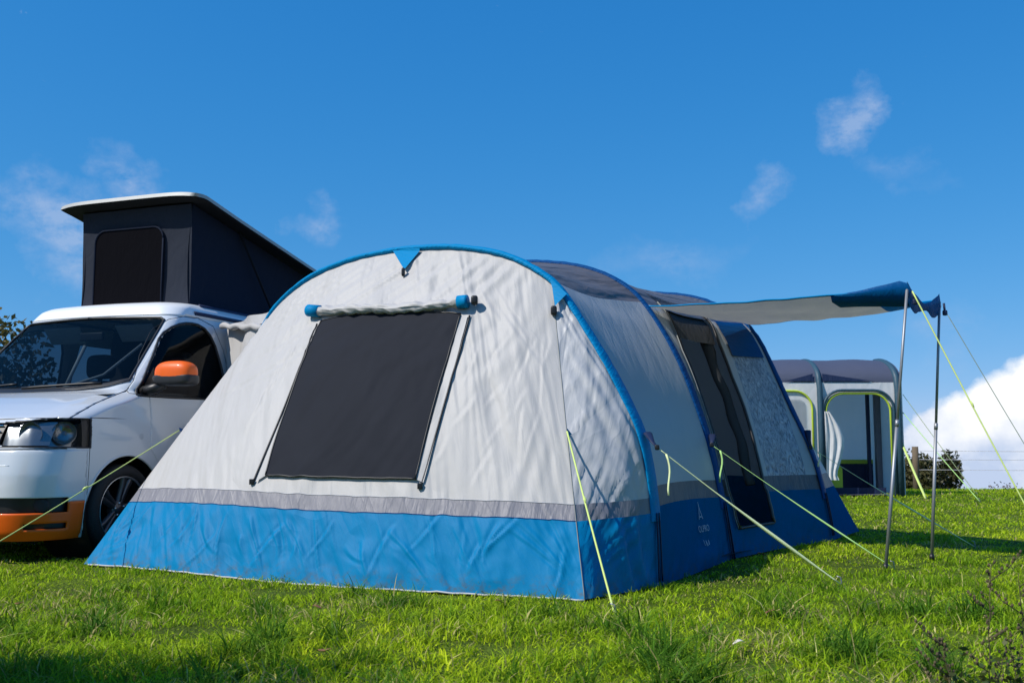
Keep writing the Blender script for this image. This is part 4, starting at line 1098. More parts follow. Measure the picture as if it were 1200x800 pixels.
wsb = [(y, z) for y, z in ws_poly[:8]]
full = [(-y, z) for y, z in wsb[::-1]] + wsb
m.tube([frontpt(y, z, .0) for y, z in dens(full, True)], .010, 8); m.build('windscreen_seal', M['black'], ws, True, True)
m = MB(); P = []
for k in range(41):
    y = -.84 + 1.68 * k / 40; zb = float(np.interp(abs(y), [0, .5, .7, .84], [1.195, 1.205, 1.235, 1.28])); a = frontpt(y, zb, .012); b = frontpt(y, zb + .035, .008); P.append([a, b])
m.grid(P); lp('scuttle', m, 'black')
for s in (0, 1):
    m = MB(); y0 = -.75 + .75 * s
    pp = [frontpt(y0 + .65 * t, 1.225 + .035 * t + .008, .02) for t in np.linspace(0, 1, 10)]
    m.tube(pp, .009, 6); m.build('wiper', M['black'], ws, True, True)
m = MB(); bl = [(bonnet_y(z), z) for z in np.linspace(.978, 1.21, 20)]
for s in (1, -1): m.tube([frontpt(y * s, z, .002) for y, z in bl], .0035, 6)
m.tube([frontpt(y, .962 + .02 * min(1, abs(y) / .8), .003) for y in np.linspace(-.9, .9, 40)], .0035, 6)
m.build('bonnet_gap', M['black'], bon, True, True)
m = MB(); m.tube([frontpt(y, .762 + .012 * min(1, abs(y)), .002) for y in np.linspace(-.94, .94, 50)], .003, 6)
for s in (1, -1):
    m.tube(sideline([(.385, z) for z in np.linspace(.42, .985, 20)], .0, s), .003, 6)
m.build('bumper_gap', M['black'], bu, True, True)
m = MB(); m.tube([frontpt(y, .66, .0) for y in np.linspace(-.70, .70, 40)], .004, 6); m.build('bumper_crease', M['cap'], bu, True, True)
for s in (1, -1):
    m = MB(); m.tube(sideline([(x, .99) for x in np.linspace(.38, -1.25, 30)], .0, s), .003, 6); m.build('body_crease', M['dash'], body, True, True)
    m = MB(); m.lathe([(0, .012), (.022, .010), (.026, 0)], V(-.13, .958 * s, .862), V(0, s, 0), 20); m.build('side_repeater', M['lens'], body, True, True)
# grille bars and number plate carrier
m = MB()
for z in (.80, .845, .89, .93): m.tube([frontpt(y, z, -.006) for y in np.linspace(-.55, .55, 30)], .006, 6)
m.build('grille_bar', M['chrome'], gr, True, True)
for s in (1, -1):
    fl_ = MB(); fl_.lathe([(0, .0), (.04, .004), (.048, .0), (.052, -.02)], frontpt(.86 * s, .395, -.03), V(1, .6 * s, 0), 24); fl_.build('fog_lamp', M['dash'], bu, True, True)
# headlights
for s in (1, -1):
    hl = vp('headlight', ['headlight'], 'lens', .0, s)
    vp('housing', ['headlight'], 'lampgrey', -.07, s, hl)
    def bowl(c, r, dep, ax, nm='reflector', mat='reflector'):
        b = MB(); b.lathe([(r, 0), (r * .97, -.005), (r * .8, -dep * .5), (r * .45, -dep * .85), (.018, -dep)], c, ax, 32); b.build(nm, M[mat], hl, True, True)
        b = MB(); b.sell(c - Vector(ax).normalized() * dep * .55, (.02, .02, .02), 1, 1); b.build('bulb', M['lens'], hl, True, True)
    bowl(frontpt(.75 * s, .876, -.030), .080, .05, (1, .35 * s, 0)); bowl(frontpt(.905 * s, .880, -.030), .080, .05, (1, 1.0 * s, 0))
    m = MB(); m.grid([[V(x, (side_y(x, z) - .012) * s, z) for z in (.785, .83, .88, .93, .978)] for x in np.linspace(.375, .45, 5)]); m.build('lamp_end', M['black'], hl, True, True)
    m = MB()
    P = [[frontpt(y * s, z, -.030 - .010 * abs(math.sin(y * 20 + z * 8))) for z in (.795, .83, .87, .91, .955)] for y in np.linspace(.57, .86, 20)]
    m.grid(P); m.build('bezel', M['lampgrey'], hl, True, True)
    m = MB(); rim_l = [frontpt(y * s, HLT(y) - .004, -.004) for y in np.linspace(.56, .93, 14)] + [V(x, (side_y(x, .98) - .004) * s, .981) for x in np.linspace(.50, .374, 6)] + [V(.374, (side_y(.374, .88) - .004) * s, .88)] + [V(x, (side_y(x, .78) - .004) * s, .78) for x in np.linspace(.374, .50, 6)] + [frontpt(y * s, .782, -.004) for y in np.linspace(.93, .56, 14)]
    m.tube(rim_l, .007, 6); m.build('lamp_seal', M['black'], hl, True, True)
# wheel wells, wheels
def wheel(x, s):
    m = MB(); m.tube([V(x + .397 * math.cos(t), (side_y(x + .397 * math.cos(t), .33 + .397 * math.sin(t)) - .004) * s, .33 + .397 * math.sin(t)) for t in np.linspace(-.3, math.pi + .3, 60)], .012, 8); m.build('wheel_arch_lip', M['paint'], body, True, True)
    y = .955 * s
    w = thing_part = None
    m = MB(); ax = V(0, s, 0); c = V(x, y - .11 * s, .33)
    prof = [(.235, .085), (.245, .10), (.265, .108), (.29, .105), (.315, .09), (.328, .07), (.33, .03), (.33, -.06), (.325, -.09), (.30, -.108), (.24, -.09)]
    m.lathe(prof, c, ax, 64); t = lp('wheel', m, 'tyre')
    m = MB(); m.lathe([(.228, .085), (.238, .098), (.243, .088), (.236, .07)], c, ax, 64); m.build('rim_lip', M['riml'], t, True, True)
    m = MB(); m.lathe([(.238, .075), (.215, .03), (.21, -.06), (.0, -.06)], c, ax, 48)
    m.build('rim_barrel', M['black'], t, True, True)
    m = MB()
    for k in range(5):
        a0 = math.pi / 2 + k * 2 * math.pi / 5 + .25
        for q in (-1, 1):
            P = []
            for r, wd, h_, da in ((.045, .020, .055, .28), (.10, .019, .062, .16), (.17, .021, .072, .13), (.232, .026, .082, .15)):
                a = a0 + q * da; d = V(math.cos(a), 0, math.sin(a)); tn = V(-math.sin(a), 0, math.cos(a))
                o_ = c + d * r + ax * h_
                P.append([o_ - tn * wd - ax * .03, o_ - tn * wd * .7, o_ + tn * wd * .7, o_ + tn * wd - ax * .03])
            m.grid(P)
    m.build('spokes', M['rim'], t, True, True)
    m = MB(); m.lathe([(0, .066), (.028, .066), (.034, .058), (.06, .055), (.07, .04), (.07, 0)], c, ax, 32); m.build('hub_cap', M['rim'], t, True, True)
    m = MB()
    for k in range(5):
        a = k * 2 * math.pi / 5 + .2; m.lathe([(0, .066), (.008, .064), (.009, .05)], c + V(math.cos(a), 0, math.sin(a)) * .045, ax, 10)
    m.build('wheel_bolts', M['riml'], t, True, True)
    m = MB(); m.lathe([(.40, .115), (.41, 0), (.41, -.3), (0, -.32)], c, ax, 40); lp('wheel_arch', m, 'black')
for x in (0, -3.0):
    for s in (1, -1): wheel(x, s)
# underside + cab interior
m = MB(); m.box((-1.6, 0, .26), (4.6, 1.5, .1)); m.box((.45, 0, .30), (.6, 1.2, .16)); lp('underside', m, 'dash', smooth=False)
m = MB(); P = [[V(x, y, z) for y in np.linspace(-.84, .84, 12)] for x, z in ((.12, 1.17), (-.1, 1.19), (-.3, 1.17), (-.36, 1.08), (-.38, .8))]; m.grid(P)
m.sell((-.30, -.40, 1.21), (.12, .2, .06)); lp('dashboard', m, 'dash')
m = MB(); a_ = V(-.55, -.40, 1.12); m.tube([a_ + V(.12 * math.sin(t) * .5, .19 * math.cos(t), .19 * math.sin(t) * .9) for t in np.linspace(0, 2 * math.pi, 30)], .014, 8, False)
for t in (.3, 2.8, 4.7): m.tube([a_ + V(.02, 0, -.0), a_ + V(.06 * math.sin(t), .19 * math.cos(t), .17 * math.sin(t))], .012, 6)
m.tube([a_, V(-.35, -.40, 1.05)], .03, 8); lp('steering_wheel', m, 'black')
for y in (-.42, .42):
    m = MB(); m.sell((-1.15, y, .95), (.13, .25, .42), .4, .5); m.sell((-.9, y, .62), (.3, .26, .12), .4, .4); so = lp('seat', m, 'seat')
    m = MB(); m.sell((-1.20, y, 1.50), (.06, .14, .11), .5, .5); m.tube([V(-1.18, y, 1.3), V(-1.2, y, 1.45)], .02, 8); m.build('headrest', M['seat'], so, True, True)
m = MB(); m.box((-1.75, 0, 1.1), (.04, 1.6, 1.6)); lp('cab_curtain', m, 'innerD', smooth=False)
for y in (-.38, .38):
    m = MB(); m.box((-.72, y, 1.73), (.16, .38, .02), Matrix.Rotation(-.9, 3, 'Y'), bev=.008); lp('sun_visor', m, 'visor')
m = MB(); m.box((-.62, 0, 1.70), (.03, .24, .07), bev=.01); lp('rear_view_mirror', m, 'black')
m = MB(); m.tube([V(-.20, .10, 1.24), V(-.42, .32, 1.36), V(-.62, .52, 1.62)], .012, 6); m.tube([V(-.24, .10, 1.24), V(-.42, .12, 1.6)], .014, 6); lp('grab_handle', m, 'visor')
# door mirror
for s in (1, -1):
    ex = 0 if s == 1 else -.02
    m = MB(); m.sell((-.27, 1.15 * s + ex, 1.335), (.09, .168, .102), .72, .6, zmin=-.25); mo = lp('door_mirror', m, 'orange')
    m = MB(); m.sell((-.272, 1.145 * s + ex, 1.295), (.092, .182, .05), .5, .55, zmax=.6); m.tube([V(-.2, .90 * s, 1.20), V(-.22, 1.0 * s + ex * .7, 1.23), V(-.25, 1.06 * s + ex, 1.26)], [.045, .04, .035], 10); m.build('mirror_base', M['black'], mo, True, True)
    m = MB(); m.add([V(-.12, .935 * s, 1.17), V(-.33, .93 * s, 1.17), V(-.31, .905 * s, 1.40)], [[0, 1, 2]]); m.build('quarter_panel', M['black'], mo, False, True)
    m = MB(); m.add([V(-.36, (1.03) * s + ex, 1.28), V(-.36, 1.27 * s + ex, 1.28), V(-.36, 1.25 * s + ex, 1.39), V(-.36, 1.05 * s + ex, 1.39)], [[0, 1, 2, 3]]); m.build('mirror_glass', M['chrome'], mo, False, True)
# pop-top
ZS = lambda x: 2.925 + .19 * (x + 1.1)
YH = .765
shell = MB(); P = []; Pu = []
def shell_pt(u, v, up):
    x = -.93 - 3.1 * u; hw = YH * (1 - .04 * (1 - min(1, u / .04)) ** 2)
    y = hw * v; z = ZS(x) - .018 * abs(v) ** 6 + .0 
    edge = max(0, 1 - min(u / .05, 1)); 
    z -= .018 * edge ** 2
    x -= .04 * abs(v) ** 6 * max(0, 1 - u / .2)
    return V(x, y, z + up)
vs_ = list(np.linspace(-1, 1, 31)); us_ = list(np.linspace(0, .08, 8)) + list(np.linspace(.1, 1, 22))
rimp = []
top = [[shell_pt(u, v, .03) for v in vs_] for u in us_]; shell.grid(top)
bot = [[shell_pt(u, v * .985, -.015) for v in vs_] for u in us_]
rl = [(0, k) for k in range(31)] + [(k, 30) for k in range(len(us_))] + [(len(us_) - 1, 30 - k) for k in range(31)] + [(len(us_) - 1 - k, 0) for k in range(len(us_))]
midr = [top[a][b] * .25 + bot[a][b] * .75 + V(.012 if a == 0 else 0, .012 * (1 if b == 30 else -1 if b == 0 else 0), 0) for a, b in rl]
shell.grid([[top[a][b] for a, b in rl], midr])
sh = lp('pop_top_shell', shell, 'shell')
m = MB(); m.grid(bot); m.grid([midr, [bot[a][b] for a, b in rl]]); m.build('shell_lining', M['shellu'], sh, True, True)
bxf, yb, yt = -1.1, .59, .60
CF = np.zeros((24, 24, 3))
for a in range(24):
    for b in range(24):
        t = a / 23; y = (yb * (1 - t) + yt * t) * (b / 23 * 2 - 1); z = 1.99 * (1 - t) + (ZS(bxf) - .03) * t; CF[a, b] = (bxf + .02 * math.sin(math.pi * t) * -1 + .02 * t + .012 * nn(y * 3, z * 3, 5), y, z)
def lemit(name, P, mat, parent):
    R, C = P.shape[:2]; f = [[i * C + j, i * C + j + 1, (i + 1) * C + j + 1, (i + 1) * C + j] for i in range(R - 1) for j in range(C - 1)]
    return mk(name, P.reshape(-1, 3), f, M[mat], parent, True, uvgrid(P).reshape(-1, 2), True)
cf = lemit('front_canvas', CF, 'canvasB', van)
# mesh window in the canvas
def wpoly(o_, ex=0.0):
    pts = []
    y0, y1, z0, z1, r = -.44 - ex, .31 + ex, 2.03 - ex, 2.72 + ex, .11
    for cx, cz, a0 in ((y1 - r, z1 - r, 0), (y0 + r, z1 - r, 90)):
        for a in range(0, 91, 15): t = math.radians(a0 + a); pts.append(V(bxf + o_, cx + r * math.cos(t), cz + r * math.sin(t)))
    pts.append(V(bxf + o_, y0, z0)); pts.append(V(bxf + o_, y1, z0)); return pts
m = MB(); w_ = wpoly(.016); m.add(w_, [list(range(len(w_)))], [(p.y, p.z) for p in w_]); mw = m.build('mesh_window', M['canvasm'], cf, False, True, True)
m = MB(); m.tube(wpoly(.018) + [wpoly(.018)[0]], .009, 6); m.build('window_binding', M['canvas'], mw, True, True, True)
for s in (1, -1):
    CS = np.zeros((14, 30, 3))
    for a in range(14):
        for b in range(30):
            t = a / 13; x = bxf - 2.75 * b / 29; z = 1.955 * (1 - t) + (ZS(x) - .03) * t; y = (yb + .01 * t + .012 * nn(x * 2, z * 3, 8) * math.sin(math.pi * t) - .03 * math.sin(math.pi * t)) * s; CS[a, b] = (x, y, max(z, 1.955))
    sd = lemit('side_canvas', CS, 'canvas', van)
    m = MB(); m.tube([V(-1.75, .63 * s, ZS(-1.75) - .03), V(-2.35, .63 * s, 2.05)], .011, 8); m.build('gas_strut', M['shellu'], sd, True, True)
# gutter rail on the roof side
for s in (1, -1):
    m = MB(); m.tube([V(x, .77 * s, 1.905) for x in np.linspace(-.95, -3.7, 12)], .018, 8); m.tube([V(x, .70 * s, 1.985) for x in np.linspace(-1.1, -3.7, 12)], .02, 8); lp('awning_rail', m, 'navy')
m = MB(); m.box((-2.5, 0, 1.985), (2.8, 1.3, .03)); lp('roof_panel', m, 'cap', smooth=False)

# ================================================================== FAR AWNING
YF = 15.8
def fx(px): return (px - 600) / F * YF * 1.0
def fz(py): return D(600, py, YF).z
x0, x1 = fx(700), fx(1057)
far = thing('inflatable_awning', 'white caravan awning with slate roof and lime-edged doorway, standing beyond the main tent', 'tent', ((x0 + x1) / 2, YF, 0))
zb, zw, zt = 0.0, fz(448), fz(421)
dx0, dx1, dz1 = fx(967), fx(1042), fz(461)
def archdoor(x0_, x1_, z0, z1, r, n=8):
    p = [(x0_, z0)] + [(x0_ + r - r * math.cos(t), z1 - r + r * math.sin(t)) for t in np.linspace(0, math.pi / 2, n)] + [(x1_ - r + r * math.sin(t), z1 - r + r * math.cos(t)) for t in np.linspace(0, math.pi / 2, n)] + [(x1_, z0)]
    return p
dp = archdoor(dx0, dx1, 0, dz1, .28)
m = MB()
def strip(pts, y, ztop):      # wall above the arched opening
    P = [[V(x, y, z), V(x, y, ztop)] for x, z in pts]; m.grid(P)
strip(dp[1:-1], YF, zw)
m.add([V(dx0, YF, 0), V(dx0, YF, zw), V(fx(962), YF, zw), V(fx(962), YF, 0)], [[0, 1, 2, 3]])
m.add([V(dx1, YF, 0), V(dx1, YF, zw), V(x1, YF, zw), V(x1, YF, 0)], [[0, 1, 2, 3]])
m.add([V(x0, YF, 0), V(fx(962), YF, 0), V(fx(962), YF, zw), V(x0, YF, zw)], [[0, 1, 2, 3]])
m.build('front_wall', M['farwall'], far, False, uv=True)
# curved roof
P = []
for k in range(14):
    t = k / 13 * math.pi / 2; yy = YF + .9 * (1 - math.cos(t)); zz = zw + (zt - zw + .06) * math.sin(t)
    P.append([V(x0 + (x1 - x0) * q / 20, yy, zz + .012 * math.sin(q * 1.5)) for q in range(21)])
P.append([V(x0 + (x1 - x0) * q / 20, YF + 1.4, zt + .1) for q in range(21)])
m = MB(); m.grid(P); m.build('roof', M['slate'], far, uv=True)
m = MB(); m.add([V(x1, YF, 0), V(x1, YF + 1.4, 0), V(x1, YF + 1.4, zt + .1)] + [P[k][20] for k in range(13, -1, -1)], [list(range(17))]); m.build('end_wall', M['farin'], far, False, uv=True)
m = MB(); m.add([V(x0, YF, 0), V(x0, YF + 1.4, 0), V(x0, YF + 1.4, zt + .1)] + [P[k][0] for k in range(13, -1, -1)], [list(range(17))]); m.build('end_wall', M['farin'], far, False, uv=True)
m = MB(); m.add([V(x0, YF + 1.4, .55), V(x1, YF + 1.4, .55), V(x1, YF + 1.4, zt - .45), V(x0, YF + 1.4, zt - .45)], [[0, 1, 2, 3]]); m.build('back_wall', M['farin'], far, False, uv=True)
m = MB(); m.add([V(x0, YF + 1.4, zt - .45), V(x1, YF + 1.4, zt - .45), V(x1, YF + 1.4, zt + .1), V(x0, YF + 1.4, zt + .1)], [[0, 1, 2, 3]]); m.build('back_header', M['band'], far, False, uv=True)
m = MB(); m.add([V(x0, YF + 1.4, -.3), V(x1, YF + 1.4, -.3), V(x1, YF + 1.4, .48), V(x0, YF + 1.4, .48)], [[0, 1, 2, 3]]); m.build('back_mud_wall', M['navy'], far, False, uv=True)
m = MB(); m.box(((x0 + x1) / 2, YF + 1.385, .515), (x1 - x0 - .01, .02, .07)); m.build('lime_stripe', M['lime'], far, False)
m = MB(); m.box((fx(1029) * 1.063, YF + 1.0, 1.0), (.15, .1, 2.0)); m.build('inner_post', M['band'], far, False, uv=True)
m = MB(); m.box((fx(1016) * 1.063, YF + 1.0, 1.0), (.05, .06, 2.0)); m.build('inner_post', M['navy'], far, False, uv=True)
# beams
for px, w in ((960, .045), (1051, .05)):
    pts = [V(fx(px), YF - .03, 0), V(fx(px), YF - .03, .9), V(fx(px), YF - .03, zw - .1)] + [V(fx(px) + (0 if px < 1000 else 0), YF - .0 + .9 * (1 - math.cos(t)), zw + (zt - zw + .035) * math.sin(t)) for t in np.linspace(0, math.pi / 2, 10)]
    m = MB(); m.tube(pts, w, 12); m.build('air_beam', M['teal'], far, uv=True)
for a, b in (((916, 447), (953, 439)), ((964, 439), (1026, 447))):
    m = MB(); ax_, az_ = fx(a[0]), fz(a[1]); bx_, bz_ = fx(b[0]), fz(b[1])
    if a[1] > b[1]: q = [(ax_, zw + .02), (bx_, zw + .02), (bx_, zw + .14), (ax_ + .1, zw + .03)]
    else: q = [(ax_, zw + .02), (bx_, zw + .02), (bx_ - .1, zw + .03), (ax_, zw + .14)]
    m.add([V(x, YF - .02 + (z - zw) * .15, z) for x, z in q], [[0, 1, 2, 3]]); m.build('roof_vent', M['navy'], far, False, uv=True)
m = MB(); m.tube([V(x, YF - .02, z) for x, z in dp], .017, 8); dt = m.build('doorway_piping', M['lime'], far)
m = MB(); m.tube([V(x * 1.0, YF - .035, z) for x, z in archdoor(dx0 - .05, dx1 + .05, 0, dz1 + .05, .3)], .022, 8); m.build('doorway_zip', M['teal'], dt, uv=True)
# left arched window with lime piping
wa = archdoor(fx(890), fx(951), .5, fz(458), .28)
m = MB(); m.tube([V(x, YF - .02, z) for x, z in wa], .017, 8); lw = m.build('window_piping', M['lime'], far)
wa2 = archdoor(fx(893), fx(944), fz(502), fz(468), .12)
m = MB(); m.add([V(x, YF - .012, z) for x, z in wa2], [list(range(len(wa2)))]); m.build('window_pane', M['pvcd'], far, False)
# door curtain tied at the left, folded
m = MB(); P = []
for k in range(16):
    t = k / 15; z = fz(482) * (1 - t) + .25 * t; w_ = .22 * math.sin(math.pi * min(1, t * 1.1)) + .08 + .3 * t * (t > .6) * (t - .6)
    P.append([V(dx0 - .06 + w_ * q / 11 + .02, YF - .06 - .018 * math.sin(q * 1.5 + t * 2), z) for q in range(12)])
m.grid(P, [(q * .05, k * .1) for k in range(16) for q in range(12)]); m.build('tied_door_curtain', M['farwall'], far, uv=True)
# mud wall (lime edge and dark) on the low part of the doorway
m = MB(); m.add([V(dx0 - .02, YF + .3, -.05), V(dx0 + .33, YF + .3, -.05), V(dx0 + .33, YF + .3, .42), V(dx0 + .25, YF + .3, .5)], [[0, 1, 2, 3]]); m.build('corner_flap', M['lime'], far, False, uv=True)
m = MB(); m.add([V(dx0 + .05, YF + .28, -.05), V(dx1, YF + .28, -.05), V(dx1, YF + .28, .12), V(dx0 + .1, YF + .28, .12)], [[0, 1, 2, 3]]); m.build('door_sill', M['navy'], far, False, uv=True)
m = MB(); m.add([V(x0, YF, .02), V(x1, YF, .02), V(x1, YF + 1.4, .0), V(x0, YF + 1.4, .0)], [[0, 1, 2, 3]]); m.build('floor_sheet', M['band'], far, False, uv=True)
FG = 'guy ropes of the far awning'
rope(D(1058, 483, YF), G(1148, 587), 'long guy rope of the far awning reaching right across the bush', .006, 'webg', group=FG, slider=False)
rope(D(1058, 462, YF), V(7.4, 16.0, 0), 'highest pale guy rope of the far awning corner', .005, 'web', group=FG, slider=False)
rope(D(1057, 519, YF), G(1085, 584), 'short bright lime strap at the far awning corner', .02, 'rope', group=FG, slider=False, flat=.4)

# ================================================================== PLANTS, FENCE
def bush(name, label, cat, c, rx, ry, rz_, n, size, c1, c2, seed, trunk=True, group=None, leafname='foliage', rough=.25, base=0.0, dens=1.0):
    r_ = np.random.default_rng(seed); o = thing(name, label, cat, (c[0], c[1], c[2]), group=group)
    # lumpy volume: many sub-clumps
    K_ = 46; cl = r_.normal(size=(K_, 3)); cl /= np.linalg.norm(cl, axis=1)[:, None]; cl *= r_.uniform(.35, .92, K_)[:, None]
    cl[:, 2] = np.abs(cl[:, 2]) * 1.0 if base == 0 else cl[:, 2]
    cr_ = r_.uniform(.16, .38, K_); pick = r_.integers(0, K_, n)
    d = r_.normal(size=(n, 3)); d /= np.linalg.norm(d, axis=1)[:, None]; d *= (r_.uniform(.35, 1.08, n) ** .6 * cr_[pick])[:, None]
    P = cl[pick] + d; tone = r_.uniform(0, 1, K_)[pick] * .6 + r_.uniform(0, 1, n) * .4
    W_ = P * np.array([rx, ry, rz_]) + np.array([c[0], c[1], c[2] + base])
    k = W_[:, 2] > c[2] - .05
    W_ = W_[k]; tone = tone[k][:, None]
    cols = np.array(c1) * (1 - tone) + np.array(c2) * tone
    lo = np.array([c[0], c[1], c[2]])
    lf = leaves_mesh(leafname, W_ - lo, size, cols, M['leaf'], o)
    m = MB(); rt = Vector(c)
    for i in range(0, K_, 2 if trunk else 4):
        e = Vector(tuple(cl[i] * np.array([rx, ry, rz_]) * .92 + np.array([c[0], c[1], c[2] + base])))
        s = rt + V(0, 0, base * .55 if base else .05); mid = s.lerp(e, .5) + V(r_.normal() * .06 * rx, r_.normal() * .06 * ry, .05 * rz_)
        R0_ = .025 * max(rx, rz_); m.tube([s, mid, e], [R0_, R0_ * .6, R0_ * .2], 6)
    if base: m.tube([rt - V(0, 0, .1), rt + V(.03, 0, base * .35), rt + V(0, 0, base * .8)], [.13, .10, .07], 10)
    m.build('branches' if not base else 'trunk', M['bark'], o)
    return o
bp_ = D(1088, 585, 22.5)
bush('hedge_bush', 'low dark green bush behind the fence post, right of the far awning', 'bush', (bp_.x, 22.5, -.45), .85, .7, 1.35, 9000, .042, (.030, .042, .012), (.13, .11, .04), 5)
bp_ = D(1178, 590, 24)
bush('dead_shrub', 'small bare brownish shrub on the skyline at the far right', 'shrub', (bp_.x, 24, -.55), .55, .4, .55, 500, .03, (.10, .07, .07), (.16, .10, .09), 8)
bush('hedgerow', 'brown and green hedge at the left edge, beyond the campervan', 'hedge', (-8.0, 13.5, 0), 2.6, 1.1, 2.65, 34000, .05, (.035, .05, .012), (.17, .13, .035), 9)
# plants out of the frame whose shade falls into it
bush('shade_tree', 'leafy tree left of the campervan shading its front', 'tree', (-8.6, 4.9, 0), 1.35, 1.35, 1.3, 2100, .08, (.04, .07, .015), (.08, .12, .03), 14, base=4.6)
bush('garden_bush', 'leafy bush behind the photographer', 'bush', (-3.3, 2.25, 0), .95, .7, 2.75, 15000, .05, (.04, .07, .015), (.08, .12, .03), 15)
# fence
fo = thing('wire_fence', 'wooden post fence with thin wires along the field edge', 'fence', (D(1075, 560, 21).x, 21, -.2))
for i, px in enumerate((1075, 1260, 1440)):
    b = D(px, 590, 21); t = D(px, 523, 21)
    m = MB(); m.tube([V(b.x, 21, -.4), V(b.x, 21, t.z * .5), V(b.x, 21, t.z)], [.07, .067, .064], 12); m.build('post', M['wood'], fo)
for py in (528, 538, 550):
    a = D(1075, py, 21); b = D(1440, py, 21); m = MB(); m.tube([V(a.x, 20.9, a.z), V((a.x + b.x) / 2, 20.9, a.z - .02), V(b.x, 20.9, a.z)], .005, 6); m.build('wire', M['hem'], fo)
# dead dock stalks in the foreground
def stalks(c, hs, label, seed):
    r_ = random.Random(seed); o = thing('dock_plant', label, 'plant', c, group='seed stalks in the near grass')
    for (dx, dy, h_, lx) in hs:
        m = MB(); pts = []; n = 20
        for k in range(n):
            t = k / (n - 1); pts.append(V(c[0] + dx + lx * t * t + .008 * nn(t * 5, dx * 9, 1), c[1] + dy + .01 * nn(t * 4, 3, dx), c[2] + h_ * t))
        m.tube(pts, [.0026 * (1 - .6 * k / n) for k in range(n)], 6)
        for k in range(5, n):
            p = pts[k]
            for q in range(r_.randint(0, 2)):
                a = r_.uniform(0, 6.28); l = r_.uniform(.006, .02) * (1.3 if k < n - 4 else .7); e = p + V(math.cos(a) * l, math.sin(a) * l, r_.uniform(0, .02)); m.tube([p, e], .0012, 4)
                m.sell(e, (.0045, .004, .006), 1, 1, nu=6, nv=4)
            if k % 4 == 1 and h_ > .2:
                a = r_.choice([-1, 1]); l = r_.uniform(.04, .10); e = p + V(a * l, r_.uniform(-.02, .02), l * .9); m.tube([p, p.lerp(e, .5) + V(a * .008, 0, -.005), e], [.002, .0016, .001], 5)
                for q in range(7): f = p.lerp(e, .3 + .7 * q / 6); m.sell(f + V(r_.uniform(-.006, .006), r_.uniform(-.006, .006), 0), (.005, .005, .006), 1, 1, nu=6, nv=4)
        m.build('stalk', M['stalk'], o)
    P_ = []; Cc = []
    for q in range(160): P_.append((c[0] + r_.gauss(0, .08), c[1] + r_.gauss(0, .06), c[2] + abs(r_.gauss(.06, .05)))); Cc.append((.04 + r_.random() * .05, .07 + r_.random() * .05, .02))
    lf = leaves_mesh('leaves', np.array(P_) - np.array(c), .014, np.array(Cc), M['leaf'], o)
p = G(1150, 832); c = (p.x, p.y, 0)
stalks((p.x, p.y, 0), [(.03, 0, .43, .02), (-.05, .03, .19, -.07), (-.09, 0, .21, -.02), (.06, .02, .17, .03)], 'tall brown seed stalk plant in the near grass at the right', 3)
p = G(1205, 825)
stalks((p.x, p.y, 0), [(0, 0, .40, -.01), (-.03, 0, .2, -.02)], 'brown seed stalk at the very edge of the photo', 4)
# leaf litter
def litter(px, py, s, label, mat, name='fallen_leaf', cat='leaf', group='dead leaves lying in the grass'):
    p = G(px, py); z = gz(p.x, p.y) + .035; m = MB(); P = []
    for i in range(7):
        t = i / 6; w = math.sin(math.pi * (t * .9 + .05)) * .5
        P.append([V(p.x + (t - .5) * s, p.y + (q - 1) * w * s * .8, z + .25 * s * abs(q - 1) * w + .12 * s * math.sin(t * 4 + px)) for q in (0, .5, 1, 1.5, 2)])
    m.grid(P); o = m.build(name, M[mat], None, True, org=(p.x, p.y, z)); tag(o, label, cat, group); s_ = o.modifiers.new('s', 'SOLIDIFY'); s_.thickness = .001
litter(893, 655, .07, 'curled brown dead leaf in the grass below the webbing strap', 'deadleaf')
litter(903, 722, .05, 'small brown dead leaf in the grass to the right of centre', 'deadleaf')
litter(585, 708, .045, 'tiny brown leaf by the bottom hem of the tent', 'deadleaf')
litter(372, 718, .05, 'brown leaf lying before the tent front panel', 'deadleaf')
litter(22, 710, .045, 'brown leaf at the left edge of the grass', 'deadleaf')
litter(380, 776, .05, 'orange brown leaf in the near grass left of centre', 'deadleaf')
litter(866, 760, .05, 'pale torn scrap in the near grass', 'paper', 'paper_scrap', 'litter', None)

# ================================================================== SKY, SUN, CAMERA
EL = math.radians(46); SD = V(-.87, -.50, 0).normalized()
w = bpy.data.worlds.new('World'); sc.world = w; w.use_nodes = True; nt = w.node_tree; nt.nodes.clear()
out = nt.nodes.new('ShaderNodeOutputWorld'); bg = nt.nodes.new('ShaderNodeBackground'); bg.inputs['Strength'].default_value = .12
sky = nt.nodes.new('ShaderNodeTexSky'); sky.sky_type = 'NISHITA'; sky.sun_disc = False; sky.sun_elevation = EL; sky.sun_rotation = math.atan2(SD.x, SD.y); sky.altitude = 300; sky.air_density = 1.0; sky.dust_density = .35; sky.ozone_density = 3.0
tc = nt.nodes.new('ShaderNodeTexCoord')
